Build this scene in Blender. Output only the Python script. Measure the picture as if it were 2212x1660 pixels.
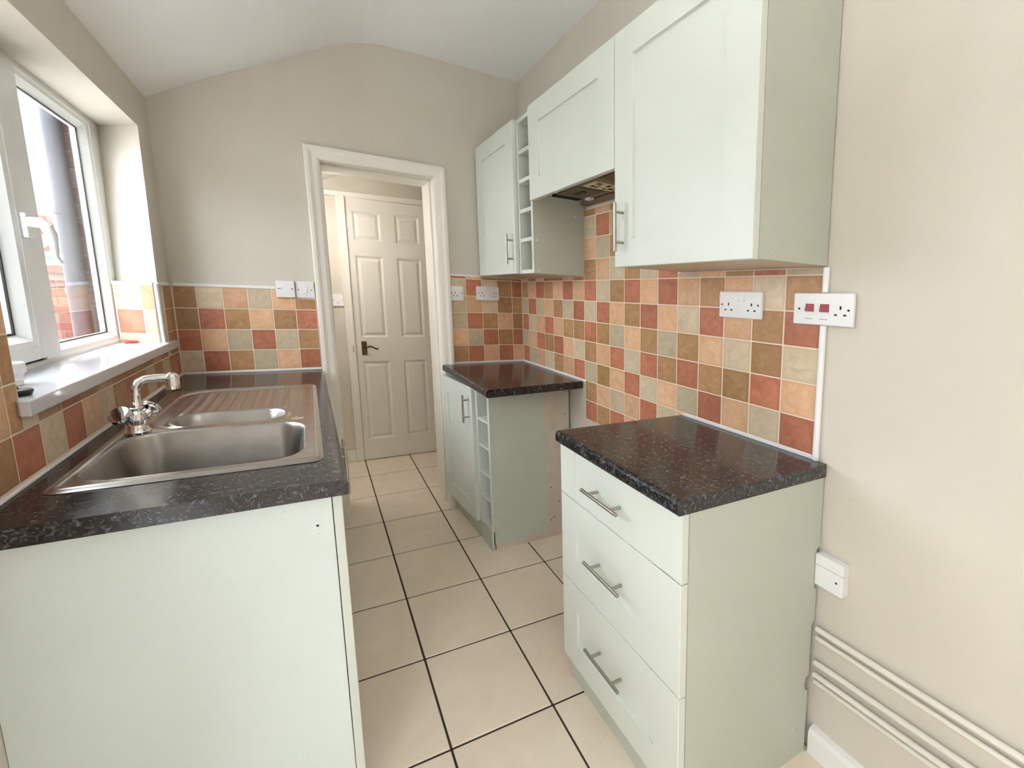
import bpy, bmesh, math, random
from mathutils import Vector, Matrix
random.seed(7)
for o in list(bpy.data.objects): bpy.data.objects.remove(o)
scene = bpy.context.scene
COL = scene.collection

# ------------------------------------------------------------------ camera, sky, exposure
# World axes: x = 0 is the tiled party wall, y = 0 the wall with the doorway, z up.
# The square room is sheared in z to fit the skewed view: floor, worktops and ceiling fall towards the party wall.
Z_SHEAR = 0.0754
def shear_pt(x, y, z): return Vector((x, y, z - Z_SHEAR * x))  # point moved by the same added shear

yaw, pitch, roll = 0.4596, 0.1275, -0.0301
fwd = Vector((math.sin(yaw) * math.cos(pitch), math.cos(yaw) * math.cos(pitch), -math.sin(pitch)))
rgt = Vector((math.cos(yaw), -math.sin(yaw), 0))
upv = rgt.cross(fwd)
c_, s_ = math.cos(roll), math.sin(roll)
R_ = c_ * rgt + s_ * upv
U_ = -s_ * rgt + c_ * upv
cam = bpy.data.cameras.new('camera')
cam.sensor_width = 36.0
cam.lens = 929.4 * 36 / 2212
cam.shift_x = -21.6 / 2212
cam.shift_y = -104.7 / 2212
cam.clip_start = 0.02
cam.clip_end = 200
camo = bpy.data.objects.new('camera', cam)
COL.objects.link(camo)
m = Matrix.Identity(4)
for i in range(3):
    m[i][0] = R_[i]; m[i][1] = U_[i]; m[i][2] = -fwd[i]
m[0][3], m[1][3], m[2][3] = -1.2548, -2.5127, 1.4401
camo.matrix_world = m
scene.camera = camo

world = bpy.data.worlds.new('overcast_sky')
scene.world = world
world.use_nodes = True
bg = world.node_tree.nodes['Background']
bg.inputs[0].default_value = (0.89, 0.925, 1.0, 1)
bg.inputs[1].default_value = 6.0

vs = scene.view_settings
vs.view_transform = 'Standard'
vs.look = 'None'
vs.gamma = 1
vs.use_curve_mapping = False
vs.exposure = 1.38
cy = scene.cycles
cy.max_bounces = 5; cy.diffuse_bounces = 4; cy.glossy_bounces = 2; cy.transmission_bounces = 2; cy.transparent_max_bounces = 6
cy.caustics_reflective = False; cy.caustics_refractive = False
cy.use_adaptive_sampling = True; cy.adaptive_threshold = 0.2; cy.adaptive_min_samples = 16

def area(name, loc, rot, sx, sy, power=0, portal=False, color=(1, 1, 1)):
    l = bpy.data.lights.new(name, 'AREA')
    l.shape = 'RECTANGLE'; l.size = sx; l.size_y = sy
    l.energy = power; l.color = color
    if portal: l.cycles.is_portal = True
    o = bpy.data.objects.new(name, l)
    o.location = loc; o.rotation_euler = rot
    COL.objects.link(o)
    return o
# daylight portals: the sink window and the glazed side door and added window behind the photographer
area('window_daylight', shear_pt(-2.14, -0.66, 1.53), (0, math.radians(-90), 0), 0.95, 1.25, portal=True)
area('added_window_daylight', shear_pt(-1.35, -4.46, 1.1), (math.radians(90), 0, 0), 0.7, 2.0, portal=True)
area('side_door_daylight', shear_pt(-2.14, -2.675, 1.08), (0, math.radians(-90), 0), 2.1, 1.15, portal=True)

# ------------------------------------------------------------------ materials
def lin(c):
    return tuple((v / 255 / 12.92 if v / 255 <= 0.04045 else ((v / 255 + 0.055) / 1.055) ** 2.4) for v in c) + (1,)
MATS = {}
def new_mat(name):
    mt = bpy.data.materials.new(name); mt.use_nodes = True
    MATS[name] = mt
    return mt, mt.node_tree.nodes, mt.node_tree.links, mt.node_tree.nodes['Principled BSDF']
def mat(name, col, rough=0.5, metal=0.0, var=0.0, scale=8.0, bump=0.0, bscale=60.0, col2=None, spec=None, coat=0.0):
    mt, N, L, b = new_mat(name)
    b.inputs['Roughness'].default_value = rough
    b.inputs['Metallic'].default_value = metal
    if spec is not None: b.inputs['Specular IOR Level'].default_value = spec
    if coat: b.inputs['Coat Weight'].default_value = coat; b.inputs['Coat Roughness'].default_value = 0.1
    c = lin(col)
    b.inputs['Base Color'].default_value = c
    tc = N.new('ShaderNodeTexCoord')
    geo = N.new('ShaderNodeNewGeometry')
    if var or col2:
        nz = N.new('ShaderNodeTexNoise'); nz.inputs['Scale'].default_value = scale
        nz.inputs['Detail'].default_value = 5
        L.new(geo.outputs['Position'], nz.inputs['Vector'])
        rp = N.new('ShaderNodeMix'); rp.data_type = 'RGBA'
        c2 = lin(col2) if col2 else tuple(min(1, v * (1 - var)) for v in c[:3]) + (1,)
        rp.inputs['A'].default_value = c; rp.inputs['B'].default_value = c2
        mr = N.new('ShaderNodeMapRange'); mr.inputs['From Min'].default_value = 0.38; mr.inputs['From Max'].default_value = 0.66
        L.new(nz.outputs['Fac'], mr.inputs['Value'])
        L.new(mr.outputs['Result'], rp.inputs['Factor'])
        L.new(rp.outputs['Result'], b.inputs['Base Color'])
    if bump:
        n2 = N.new('ShaderNodeTexNoise'); n2.inputs['Scale'].default_value = bscale; n2.inputs['Detail'].default_value = 4
        L.new(geo.outputs['Position'], n2.inputs['Vector'])
        bp = N.new('ShaderNodeBump'); bp.inputs['Strength'].default_value = bump; bp.inputs['Distance'].default_value = 0.01
        L.new(n2.outputs['Fac'], bp.inputs['Height']); L.new(bp.outputs['Normal'], b.inputs['Normal'])
    return mt

def tile_mat(name, base, vein, rough=0.38, sc=22.0, lo=0.86, hi=1.12, edge=True):
    mt, N, L, b = new_mat(name)
    b.inputs['Roughness'].default_value = rough
    tc = N.new('ShaderNodeTexCoord'); oi = N.new('ShaderNodeObjectInfo')
    mul = N.new('ShaderNodeVectorMath'); mul.operation = 'SCALE'; mul.inputs[0].default_value = (17, 31, 23)
    L.new(oi.outputs['Random'], mul.inputs['Scale'])
    ad = N.new('ShaderNodeVectorMath'); ad.operation = 'ADD'
    L.new(tc.outputs['Object'], ad.inputs[0]); L.new(mul.outputs['Vector'], ad.inputs[1])
    n1 = N.new('ShaderNodeTexNoise'); n1.inputs['Scale'].default_value = sc; n1.inputs['Detail'].default_value = 6; n1.inputs['Distortion'].default_value = 1.2
    L.new(ad.outputs['Vector'], n1.inputs['Vector'])
    n2 = N.new('ShaderNodeTexNoise'); n2.inputs['Scale'].default_value = sc * 0.55; n2.inputs['Detail'].default_value = 3; n2.inputs['Distortion'].default_value = 3.0
    L.new(ad.outputs['Vector'], n2.inputs['Vector'])
    # thin curved veins where the distorted noise crosses its middle value
    sub = N.new('ShaderNodeMath'); sub.operation = 'SUBTRACT'; sub.inputs[1].default_value = 0.5
    L.new(n2.outputs['Fac'], sub.inputs[0])
    ab = N.new('ShaderNodeMath'); ab.operation = 'ABSOLUTE'; L.new(sub.outputs[0], ab.inputs[0])
    mr = N.new('ShaderNodeMapRange'); mr.inputs['From Min'].default_value = 0.0; mr.inputs['From Max'].default_value = 0.022
    mr.inputs['To Min'].default_value = 0.55; mr.inputs['To Max'].default_value = 0.0
    L.new(ab.outputs[0], mr.inputs['Value'])
    mx = N.new('ShaderNodeMix'); mx.data_type = 'RGBA'
    mx.inputs['A'].default_value = lin(base); mx.inputs['B'].default_value = lin(vein)
    m2 = N.new('ShaderNodeMapRange'); m2.inputs['From Min'].default_value = 0.35; m2.inputs['From Max'].default_value = 0.7
    m2.inputs['To Min'].default_value = 0; m2.inputs['To Max'].default_value = 0.62
    L.new(n1.outputs['Fac'], m2.inputs['Value'])
    mxx = N.new('ShaderNodeMath'); mxx.operation = 'MAXIMUM'
    L.new(mr.outputs['Result'], mxx.inputs[0]); L.new(m2.outputs['Result'], mxx.inputs[1])
    L.new(mxx.outputs[0], mx.inputs['Factor'])
    if edge:
        sx = N.new('ShaderNodeSeparateXYZ'); L.new(tc.outputs['Object'], sx.inputs[0])
        mm = []
        for ch in range(3):
            q_ = N.new('ShaderNodeMath'); q_.operation = 'ABSOLUTE'; L.new(sx.outputs[ch], q_.inputs[0]); mm.append(q_)
        m1 = N.new('ShaderNodeMath'); m1.operation = 'MAXIMUM'; L.new(mm[0].outputs[0], m1.inputs[0]); L.new(mm[1].outputs[0], m1.inputs[1])
        m3 = N.new('ShaderNodeMath'); m3.operation = 'MAXIMUM'; L.new(m1.outputs[0], m3.inputs[0]); L.new(mm[2].outputs[0], m3.inputs[1])
        er = N.new('ShaderNodeMapRange'); er.inputs['From Min'].default_value = 0.036; er.inputs['From Max'].default_value = 0.052
        er.inputs['To Min'].default_value = 0.0; er.inputs['To Max'].default_value = 0.7
        L.new(m3.outputs[0], er.inputs['Value'])
        e2 = N.new('ShaderNodeMath'); e2.operation = 'MAXIMUM'; L.new(er.outputs['Result'], e2.inputs[0]); L.new(mxx.outputs[0], e2.inputs[1])
        L.new(e2.outputs[0], mx.inputs['Factor'])
    hs = N.new('ShaderNodeHueSaturation')
    vr = N.new('ShaderNodeMapRange'); vr.inputs['To Min'].default_value = lo; vr.inputs['To Max'].default_value = hi
    L.new(oi.outputs['Random'], vr.inputs['Value']); L.new(vr.outputs['Result'], hs.inputs['Value'])
    L.new(mx.outputs['Result'], hs.inputs['Color'])
    L.new(hs.outputs['Color'], b.inputs['Base Color'])
    bp = N.new('ShaderNodeBump'); bp.inputs['Strength'].default_value = 0.25; bp.inputs['Distance'].default_value = 0.004
    L.new(n1.outputs['Fac'], bp.inputs['Height']); L.new(bp.outputs['Normal'], b.inputs['Normal'])
    return mt

def granite_mat(name):
    mt, N, L, b = new_mat(name)
    geo = N.new('ShaderNodeNewGeometry')
    n1 = N.new('ShaderNodeTexNoise'); n1.inputs['Scale'].default_value = 95; n1.inputs['Detail'].default_value = 3; n1.inputs['Distortion'].default_value = 1.0
    n2 = N.new('ShaderNodeTexNoise'); n2.inputs['Scale'].default_value = 190; n2.inputs['Detail'].default_value = 2
    for n in (n1, n2): L.new(geo.outputs['Position'], n.inputs['Vector'])
    r1 = N.new('ShaderNodeValToRGB'); e = r1.color_ramp.elements
    e[0].position = 0.44; e[0].color = lin((17, 16, 18)); e[1].position = 0.72; e[1].color = lin((100, 102, 112))
    k = r1.color_ramp.elements.new(0.56); k.color = lin((40, 38, 42))
    L.new(n1.outputs['Fac'], r1.inputs['Fac'])
    r2 = N.new('ShaderNodeValToRGB'); e = r2.color_ramp.elements
    e[0].position = 0.60; e[0].color = (0, 0, 0, 1); e[1].position = 0.72; e[1].color = (1, 1, 1, 1)
    L.new(n2.outputs['Fac'], r2.inputs['Fac'])
    mx = N.new('ShaderNodeMix'); mx.data_type = 'RGBA'; mx.inputs['B'].default_value = lin((88, 70, 60))
    L.new(r1.outputs['Color'], mx.inputs['A']); L.new(r2.outputs['Color'], mx.inputs['Factor'])
    L.new(mx.outputs['Result'], b.inputs['Base Color'])
    b.inputs['Roughness'].default_value = 0.17
    b.inputs['Specular IOR Level'].default_value = 0.62
    bp = N.new('ShaderNodeBump'); bp.inputs['Strength'].default_value = 0.10; bp.inputs['Distance'].default_value = 0.002
    L.new(n1.outputs['Fac'], bp.inputs['Height']); L.new(bp.outputs['Normal'], b.inputs['Normal'])
    return mt

def glass_mat(name):
    mt, N, L, b = new_mat(name)
    N.remove(b)
    out = N['Material Output']
    tr = N.new('ShaderNodeBsdfTransparent'); tr.inputs[0].default_value = (0.96, 0.98, 0.98, 1)
    gl = N.new('ShaderNodeBsdfGlossy'); gl.inputs['Roughness'].default_value = 0.02
    fr = N.new('ShaderNodeLayerWeight'); pw = N.new('ShaderNodeMath'); pw.operation = 'POWER'; pw.inputs[1].default_value = 5.0
    fr.inputs['Blend'].default_value = 0.5
    L.new(fr.outputs['Facing'], pw.inputs[0])
    ma = N.new('ShaderNodeMath'); ma.operation = 'MULTIPLY_ADD'; ma.inputs[1].default_value = 0.8; ma.inputs[2].default_value = 0.03
    L.new(pw.outputs[0], ma.inputs[0])
    mx = N.new('ShaderNodeMixShader')
    L.new(ma.outputs[0], mx.inputs[0]); L.new(tr.outputs[0], mx.inputs[1]); L.new(gl.outputs[0], mx.inputs[2])
    L.new(mx.outputs[0], out.inputs[0])
    return mt
def emit_mat(name, col, strength):
    mt, N, L, b = new_mat(name)
    b.inputs['Emission Color'].default_value = lin(col); b.inputs['Emission Strength'].default_value = strength
    return mt

WALL = mat('wall_paint', (213, 205, 191), 0.75, var=0.05, scale=2.0, bump=0.10, bscale=45)
CEIL = mat('ceiling_paint', (246, 245, 242), 0.8, bump=0.08, bscale=30)
WHITE = mat('white_gloss_paint', (236, 231, 220), 0.33, bump=0.05, bscale=70)
DOORW = mat('white_door_paint', (231, 226, 215), 0.42)
UPVC = mat('white_upvc', (232, 234, 232), 0.28)
SILL = mat('sill_plastic', (216, 217, 221), 0.12, coat=0.4)
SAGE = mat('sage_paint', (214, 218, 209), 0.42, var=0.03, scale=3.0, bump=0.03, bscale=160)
SAGE_SHADE = mat('sage_shaded', (190, 193, 179), 0.5, var=0.04, scale=3.0, bump=0.03, bscale=160)  # same sage paint darkened: shade of the side panels put into the colour
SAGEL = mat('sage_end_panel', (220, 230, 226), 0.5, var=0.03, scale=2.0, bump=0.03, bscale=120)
RAW = mat('unpainted_board', (205, 190, 172), 0.6, var=0.10, scale=14.0)
UNDER = mat('carcass_underside', (206, 184, 162), 0.5)
GROUT = mat('wall_grout', (238, 220, 198), 0.8, bump=0.1)
FGROUT = mat('floor_grout', (58, 46, 38), 0.9)
GRAN = granite_mat('granite_laminate')
STEEL = mat('brushed_steel', (192, 188, 184), 0.27, 1.0, var=0.12, scale=25)
BOWLST = mat('bowl_steel', (172, 168, 162), 0.36, 1.0, var=0.18, scale=14)
CHROME = mat('chrome', (235, 235, 238), 0.06, 1.0)
NICKEL = mat('satin_nickel', (176, 170, 158), 0.30, 1.0)
BRASS = mat('aged_brass', (120, 92, 52), 0.4, 1.0, var=0.4, scale=60)
BLACK = mat('black_rubber', (16, 16, 18), 0.5)
DARK = mat('dark_gap', (22, 20, 18), 0.9)
PLAST = mat('white_plastic', (236, 235, 234), 0.3)
RED = mat('red_rocker', (150, 12, 22), 0.3)
REDTOY = mat('red_plastic', (214, 62, 70), 0.35)
GREYP = mat('grey_metal', (122, 118, 114), 0.45, 0.4)
DGREY = mat('dark_metal', (58, 58, 62), 0.5, 0.3)
FILTER = mat('filter_olive', (104, 96, 70), 0.6)
CREAM = mat('cream_label', (222, 212, 178), 0.5)
BROWN = mat('label_print', (70, 48, 34), 0.6)
PIPEP = mat('painted_pipe', (226, 220, 208), 0.35)
SKIRT = mat('skirting_paint', (236, 234, 230), 0.35)
LABEL = mat('grey_print', (170, 170, 172), 0.5)
GLASS = glass_mat('window_glass')
TILES = {'P': tile_mat('tile_peach', (234, 192, 154), (206, 150, 106)),
         'T': tile_mat('tile_terracotta', (202, 132, 102), (158, 86, 60)),
         'B': tile_mat('tile_tan', (192, 150, 106), (150, 108, 66)),
         'G': tile_mat('tile_stone', (218, 200, 172), (188, 166, 130))}
FLOORT = tile_mat('floor_tile_cream', (234, 219, 199), (224, 206, 182), rough=0.30, sc=6.0, lo=0.97, hi=1.03, edge=False)
BRICK = [mat('brick_red', (86, 44, 36), 0.9, var=0.3, scale=30), mat('brick_rose', (100, 58, 48), 0.9, var=0.3, scale=30),
         mat('brick_pale', (100, 74, 62), 0.9, var=0.3, scale=30)]
MORTAR = mat('mortar', (104, 92, 84), 0.95)
DPIPE = mat('grey_drainpipe', (54, 54, 62), 0.5, var=0.1)
SLATE = mat('roof_slate', (78, 66, 64), 0.8, var=0.2, scale=12)
CONC = mat('yard_concrete', (206, 203, 197), 0.9, var=0.2, scale=6)
BLUE = mat('blue_gutter', (56, 82, 140), 0.5)
RENDER = mat('white_render', (236, 237, 236), 0.7)

# ------------------------------------------------------------------ mesh helpers
class MB:
    def __init__(s, xf=None):
        s.v = []; s.f = []; s.xf = xf
    def add(s, vs, fs):
        n = len(s.v)
        for p in vs:
            s.v.append(tuple(s.xf(*p)) if s.xf else tuple(p))
        s.f += [tuple(i + n for i in f) for f in fs]
        return s
    def box(s, x0, x1, y0, y1, z0, z1):
        return s.add([(x0, y0, z0), (x1, y0, z0), (x1, y1, z0), (x0, y1, z0), (x0, y0, z1), (x1, y0, z1), (x1, y1, z1), (x0, y1, z1)],
                     [(0, 3, 2, 1), (4, 5, 6, 7), (0, 1, 5, 4), (1, 2, 6, 5), (2, 3, 7, 6), (3, 0, 4, 7)])
    def prism(s, poly, fn, a, b):
        """poly of 2D points; fn(p, t) -> 3D point; t runs a..b"""
        n = len(poly)
        vs = [fn(p, a) for p in poly] + [fn(p, b) for p in poly]
        fs = [tuple(range(n))[::-1], tuple(range(n, 2 * n))] + [(i, (i + 1) % n, n + (i + 1) % n, n + i) for i in range(n)]
        return s.add(vs, fs)
    def tube(s, path, r, n=12, caps=True):
        path = [Vector(p) for p in path]; rings = []
        rr = r if isinstance(r, (list, tuple)) else [r] * len(path)
        prev = None
        for i, p in enumerate(path):
            t = (path[min(i + 1, len(path) - 1)] - path[max(i - 1, 0)]).normalized()
            if prev is None:
                a = t.orthogonal().normalized()
            else:
                a = (prev - t * prev.dot(t)).normalized()
            prev = a; b = t.cross(a)
            rings.append([p + (a * math.cos(2 * math.pi * k / n) + b * math.sin(2 * math.pi * k / n)) * rr[i] for k in range(n)])
        vs = [v for q in rings for v in q]; fs = []
        for i in range(len(rings) - 1):
            for k in range(n):
                fs.append((i * n + k, i * n + (k + 1) % n, (i + 1) * n + (k + 1) % n, (i + 1) * n + k))
        if caps:
            fs.append(tuple(range(n))[::-1]); fs.append(tuple(range(len(vs) - n, len(vs))))
        return s.add(vs, fs)
    def cyl(s, p0, p1, r, n=16): return s.tube([p0, p1], r, n)
    def lathe(s, o, axis, prof, n=24):
        """prof: list of (r, h) along axis from o"""
        ax = Vector(axis).normalized(); a = ax.orthogonal().normalized(); b = ax.cross(a); o = Vector(o)
        vs = []; fs = []
        for r, h in prof:
            for k in range(n):
                vs.append(o + ax * h + (a * math.cos(2 * math.pi * k / n) + b * math.sin(2 * math.pi * k / n)) * max(r, 1e-4))
        for i in range(len(prof) - 1):
            for k in range(n):
                fs.append((i * n + k, i * n + (k + 1) % n, (i + 1) * n + (k + 1) % n, (i + 1) * n + k))
        fs.append(tuple(range(n))[::-1]); fs.append(tuple(range(len(vs) - n, len(vs))))
        return s.add(vs, fs)

WORG = {}
def mesh_from(name, verts, faces, bevel=0, seg=2, smooth=False):
    me = bpy.data.meshes.new(name)
    bm = bmesh.new()
    bv = [bm.verts.new(v) for v in verts]
    for f in faces:
        try: bm.faces.new([bv[i] for i in f])
        except ValueError: pass
    bmesh.ops.recalc_face_normals(bm, faces=bm.faces)
    if bevel:
        es = [e for e in bm.edges if len(e.link_faces) == 2 and e.calc_face_angle(0) > 0.5]
        bmesh.ops.bevel(bm, geom=es, offset=bevel, segments=seg, affect='EDGES', profile=0.6, clamp_overlap=True)
    if smooth:
        for f in bm.faces: f.smooth = True
    bm.to_mesh(me); bm.free()
    if smooth:
        try: me.set_sharp_from_angle(angle=math.radians(40))
        except Exception: pass
    return me
def link(name, data, org, parent=None):
    o = bpy.data.objects.new(name, data)
    COL.objects.link(o)
    if parent is not None:
        o.parent = parent
        o.location = Vector(org) - WORG[parent]
    else:
        o.location = org
    WORG[o] = Vector(org)
    return o
def mk(name, mb, material, parent=None, bevel=0, seg=2, smooth=False, org=None):
    vs = mb.v
    if org is None:
        lo = [min(v[i] for v in vs) for i in range(3)]; hi = [max(v[i] for v in vs) for i in range(3)]
        org = Vector(((lo[0] + hi[0]) / 2, (lo[1] + hi[1]) / 2, lo[2]))
    org = Vector(org)
    me = mesh_from(name, [Vector(v) - org for v in vs], mb.f, bevel, seg, smooth)
    me.materials.append(material)
    return link(name, me, org, parent)
def box(name, material, x0, x1, y0, y1, z0, z1, parent=None, bevel=0, seg=2):
    return mk(name, MB().box(x0, x1, y0, y1, z0, z1), material, parent, bevel, seg)
def tag(o, label, cat, group=None, kind=None):
    o['label'] = label
    o['category'] = cat
    if group: o['group'] = group
    if kind: o['kind'] = kind
    return o
def struct(o, label, cat): return tag(o, label, cat, kind='structure')
def thing(name, org, label, cat, group=None, kind=None):
    o = bpy.data.objects.new(name, None); COL.objects.link(o)
    o.empty_display_size = 0.05
    o.location = org; WORG[o] = Vector(org)
    return tag(o, label, cat, group, kind)

# frames for wall-mounted things: (u along the wall to the viewer's right, h up, n out of the wall)
def on_right(y, z, x=0.0): return lambda u, h, n: (x - n, y - u, z + h)
def on_far(x, z, y=0.0): return lambda u, h, n: (x + u, y - n, z + h)

# ------------------------------------------------------------------ room shell
XL = -1.812
CP = [(-2.04, 2.02), (-1.812, 2.151), (-1.663, 2.24), (-1.48, 2.339), (-1.284, 2.44), (-1.072, 2.554), (-0.985, 2.594), (-0.90, 2.622), (-0.80, 2.640), (-0.68, 2.648), (-0.55, 2.65), (0.12, 2.65)]
mb = MB(); prof = CP + [(0.12, 2.75), (-0.9, 2.75), (-2.04, 2.15)]
mb.prism(prof, lambda p, t: (p[0], t, p[1]), -4.4, 0.03)
struct(mk('ceiling', mb, CEIL), 'white ceiling sloping up from the window wall to a flat part', 'ceiling')

floor = struct(box('floor', FGROUT, -1.83, 0.02, -4.35, 1.0, -0.06, -0.004), 'floor of large cream tiles with dark grout', 'floor')

wl = MB()
wl.box(-2.05, XL - .004, -2.15, 1.05, -0.02, 1.06); wl.box(-2.05, XL - .004, -4.35, -3.20, -0.02, 1.06)
wl.box(-2.05, XL - .004, -2.15, 1.05, 1.98, 2.2); wl.box(-2.05, XL - .004, -4.35, -2.15, 2.08, 2.2)
wl.box(-2.05, XL - .004, -2.15, -1.25, 1.06, 1.98); wl.box(-2.05, XL - .004, -4.35, -3.20, 1.06, 2.08)
b0, b1 = 1.06, 1.98
plan = lambda e: [(XL - .004, -.195 if e == 0 else -.155), (-1.97, -.138 if e == 0 else -.062), (-2.05, -.03 if e == 0 else .03), (-2.05, 1.05), (XL - .004, 1.05)]
vsx = [(p[0], p[1], b0) for p in plan(0)] + [(p[0], p[1], b1) for p in plan(1)]
wl.add(vsx, [(4, 3, 2, 1, 0), (5, 6, 7, 8, 9)] + [(i, (i + 1) % 5, 5 + (i + 1) % 5, 5 + i) for i in range(5)])
wall_left = struct(mk('wall_left', wl, WALL), 'greige painted wall with the sink window and a deep recess', 'wall')

wr = MB(); wr.box(0.006, 0.12, -4.35, 1.05, -0.02, 2.7)
wall_right = struct(mk('wall_right', wr, WALL), 'long greige party wall with tiled splashback behind wall cabinets', 'wall')

wf = MB()
wf.box(-2.05, -1.165, 0.006, 0.27, -0.02, 2.72)
wf.box(-0.525, 0.10, 0.006, 0.27, -0.02, 2.72)
wf.box(-1.165, -0.525, 0.006, 0.27, 2.025, 2.72)
wall_far = struct(mk('wall_far', wf, WALL), 'greige gable wall with the open doorway and tiled splashbacks', 'wall')
struct(box('wall_hall', WALL, -2.0, 0.1, 0.975, 1.05, -0.02, 2.8), 'greige hallway wall around the six-panel door', 'wall')
wn = MB()
wn.box(-2.1, -1.65, -4.42, -4.3, -0.02, 2.75); wn.box(-1.05, 0.12, -4.42, -4.3, -0.02, 2.75); wn.box(-1.65, -1.05, -4.42, -4.3, 2.08, 2.75); wn.box(-1.65, -1.05, -4.42, -4.3, -0.02, 0.1)
struct(mk('wall_near', wn, WALL), 'greige end wall behind the photographer with an added window opening', 'wall')
hc = MB(); hc.prism([(-2.1, 1.62), (-0.45, 2.42), (0.1, 2.42), (0.1, 2.6), (-2.1, 2.6)], lambda p, t: (p[0], t, p[1]), 0.27, 0.98)
struct(mk('ceiling_hall', hc, CEIL), 'white sloping hallway ceiling seen above the doorway', 'ceiling')

# floor tiles ---------------------------------------------------------------
def clip(poly, lim):
    for ax, val, sgn in lim:
        out = []
        for i in range(len(poly)):
            a, b = poly[i], poly[(i + 1) % len(poly)]
            da, db = sgn * (a[ax] - val), sgn * (b[ax] - val)
            if da >= 0: out.append(a)
            if da * db < 0:
                t = da / (da - db); out.append((a[0] + t * (b[0] - a[0]), a[1] + t * (b[1] - a[1])))
        poly = out
        if len(poly) < 3: return []
    return poly
PF, FX, FY, FR = 0.3434, -0.9541, 0.6469, 0.0142
cf, sf = math.cos(FR), math.sin(FR)
def fpt(a, b): return (FX + cf * b - sf * a, FY - (cf * a + sf * b))
for i in range(-2, 15):
    for j in range(-3, 4):
        g = 0.0036
        a0, a1, b0_, b1_ = i * PF + g, (i + 1) * PF - g, j * PF + g, (j + 1) * PF - g
        poly = clip([fpt(a0, b0_), fpt(a0, b1_), fpt(a1, b1_), fpt(a1, b0_)], [(0, -1.80, 1), (0, 0.0, -1), (1, -4.3, 1), (1, 0.97, -1)])
        if not poly: continue
        ar = abs(sum(poly[k][0] * poly[(k + 1) % len(poly)][1] - poly[(k + 1) % len(poly)][0] * poly[k][1] for k in range(len(poly)))) / 2
        if ar < 0.002: continue
        mb = MB().prism(poly, lambda p, t: (p[0], p[1], t), -0.012, 0.0)
        mk('floor_tile', mb, FLOORT, floor, bevel=0.0015, seg=1)

# wall tiles ----------------------------------------------------------------
PW = 0.1025; TG = 0.0020
ZR = 1.431
_tm = {}
def tile(parent, name, xf, u0, u1, h0, h1, col, th=0.0055):
    """tile with its face at n = 0 in frame xf, spanning u0..u1 and h0..h1"""
    if u1 - u0 < 0.006 or h1 - h0 < 0.006: return
    u0 += TG; u1 -= TG; h0 += TG; h1 -= TG
    cu, ch = (u0 + u1) / 2, (h0 + h1) / 2
    o0 = Vector(xf(cu, ch, -th))
    key = (round(u1 - u0, 4), round(h1 - h0, 4), col, tuple(round(v, 4) for v in (Vector(xf(1, 0, 0)) - Vector(xf(0, 0, 0)))))
    if key not in _tm:
        w, h = (u1 - u0) / 2, (h1 - h0) / 2
        mb = MB(lambda u, q, n: Vector(xf(cu + u, ch + q, n)) - o0)
        mb.add([(-w, -h, -th), (w, -h, -th), (w, h, -th), (-w, h, -th), (-w, -h, 0), (w, -h, 0), (w, h, 0), (-w, h, 0)],
               [(0, 3, 2, 1), (4, 5, 6, 7), (0, 1, 5, 4), (1, 2, 6, 5), (2, 3, 7, 6), (3, 0, 4, 7)])
        me = mesh_from(name, mb.v, mb.f, bevel=0.0012, seg=1)
        me.materials.append(TILES[col])
        _tm[key] = me
    link(name, _tm[key], o0, parent)
def zr(r): return ZR - r * PW
# right wall: u measured from y = 0 towards the viewer's right (u = -y)
XR = on_right(0, 0)
yc = lambda c: 1.8264 - c * PW            # u of column line c
RW = {'s': 'GTBPGBTBBTGTPBTPBP', 0: 'BGPBPTPTBGTPTPBTPB', 1: 'TBPTGPTBPTGTGBPGTG', 2: 'GBGPBGBPGBTBBPTPGT',
      3: 'PTBBTBTGTPBGPTBTPG', 4: 'TGPTGPGTPBGTPBGPGT', 5: 'TPGBPGTPGPB', 6: 'BTGPTGTPTBT', -1: 'PGTBPTGBGPB', -2: 'TPBGTPBGBGP', -3: 'PBGTPGTBPTG', -4: 'GTPBGBTPBPB'}
g = MB()
g.box(0.0010, 0.0062, -1.8275, 0.0, 0.9085, 1.452)
g.box(0.0010, 0.0062, -1.345, -0.700, 0.7135, 0.9085)
g.box(0.0010, 0.0062, -1.325, -0.700, 1.452, 1.775)
mk('grout', g, GROUT, wall_right)
for r in range(0, 5):
    for c in range(18):
        tile(wall_right, 'tile', XR, max(yc(c + 1), 0.003), yc(c), zr(r + 1), zr(r), RW[r][c])
for c in range(18):
    if not 5 <= c <= 10: tile(wall_right, 'tile', XR, max(yc(c + 1), 0.003), yc(c), zr(0), 1.451, RW['s'][c])
for r in (5, 6):
    for c in range(4, 11):
        tile(wall_right, 'tile', XR, max(yc(c + 1), 0.701), min(yc(c), 1.345), zr(r + 1), zr(r), RW[r][c])
for r in (-1, -2, -3, -4):
    for c in range(5, 11):
        tile(wall_right, 'tile', XR, max(yc(c + 1), 0.701), min(yc(c), 1.324), zr(r + 1), min(zr(r), 1.774), RW[r][c])
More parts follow.
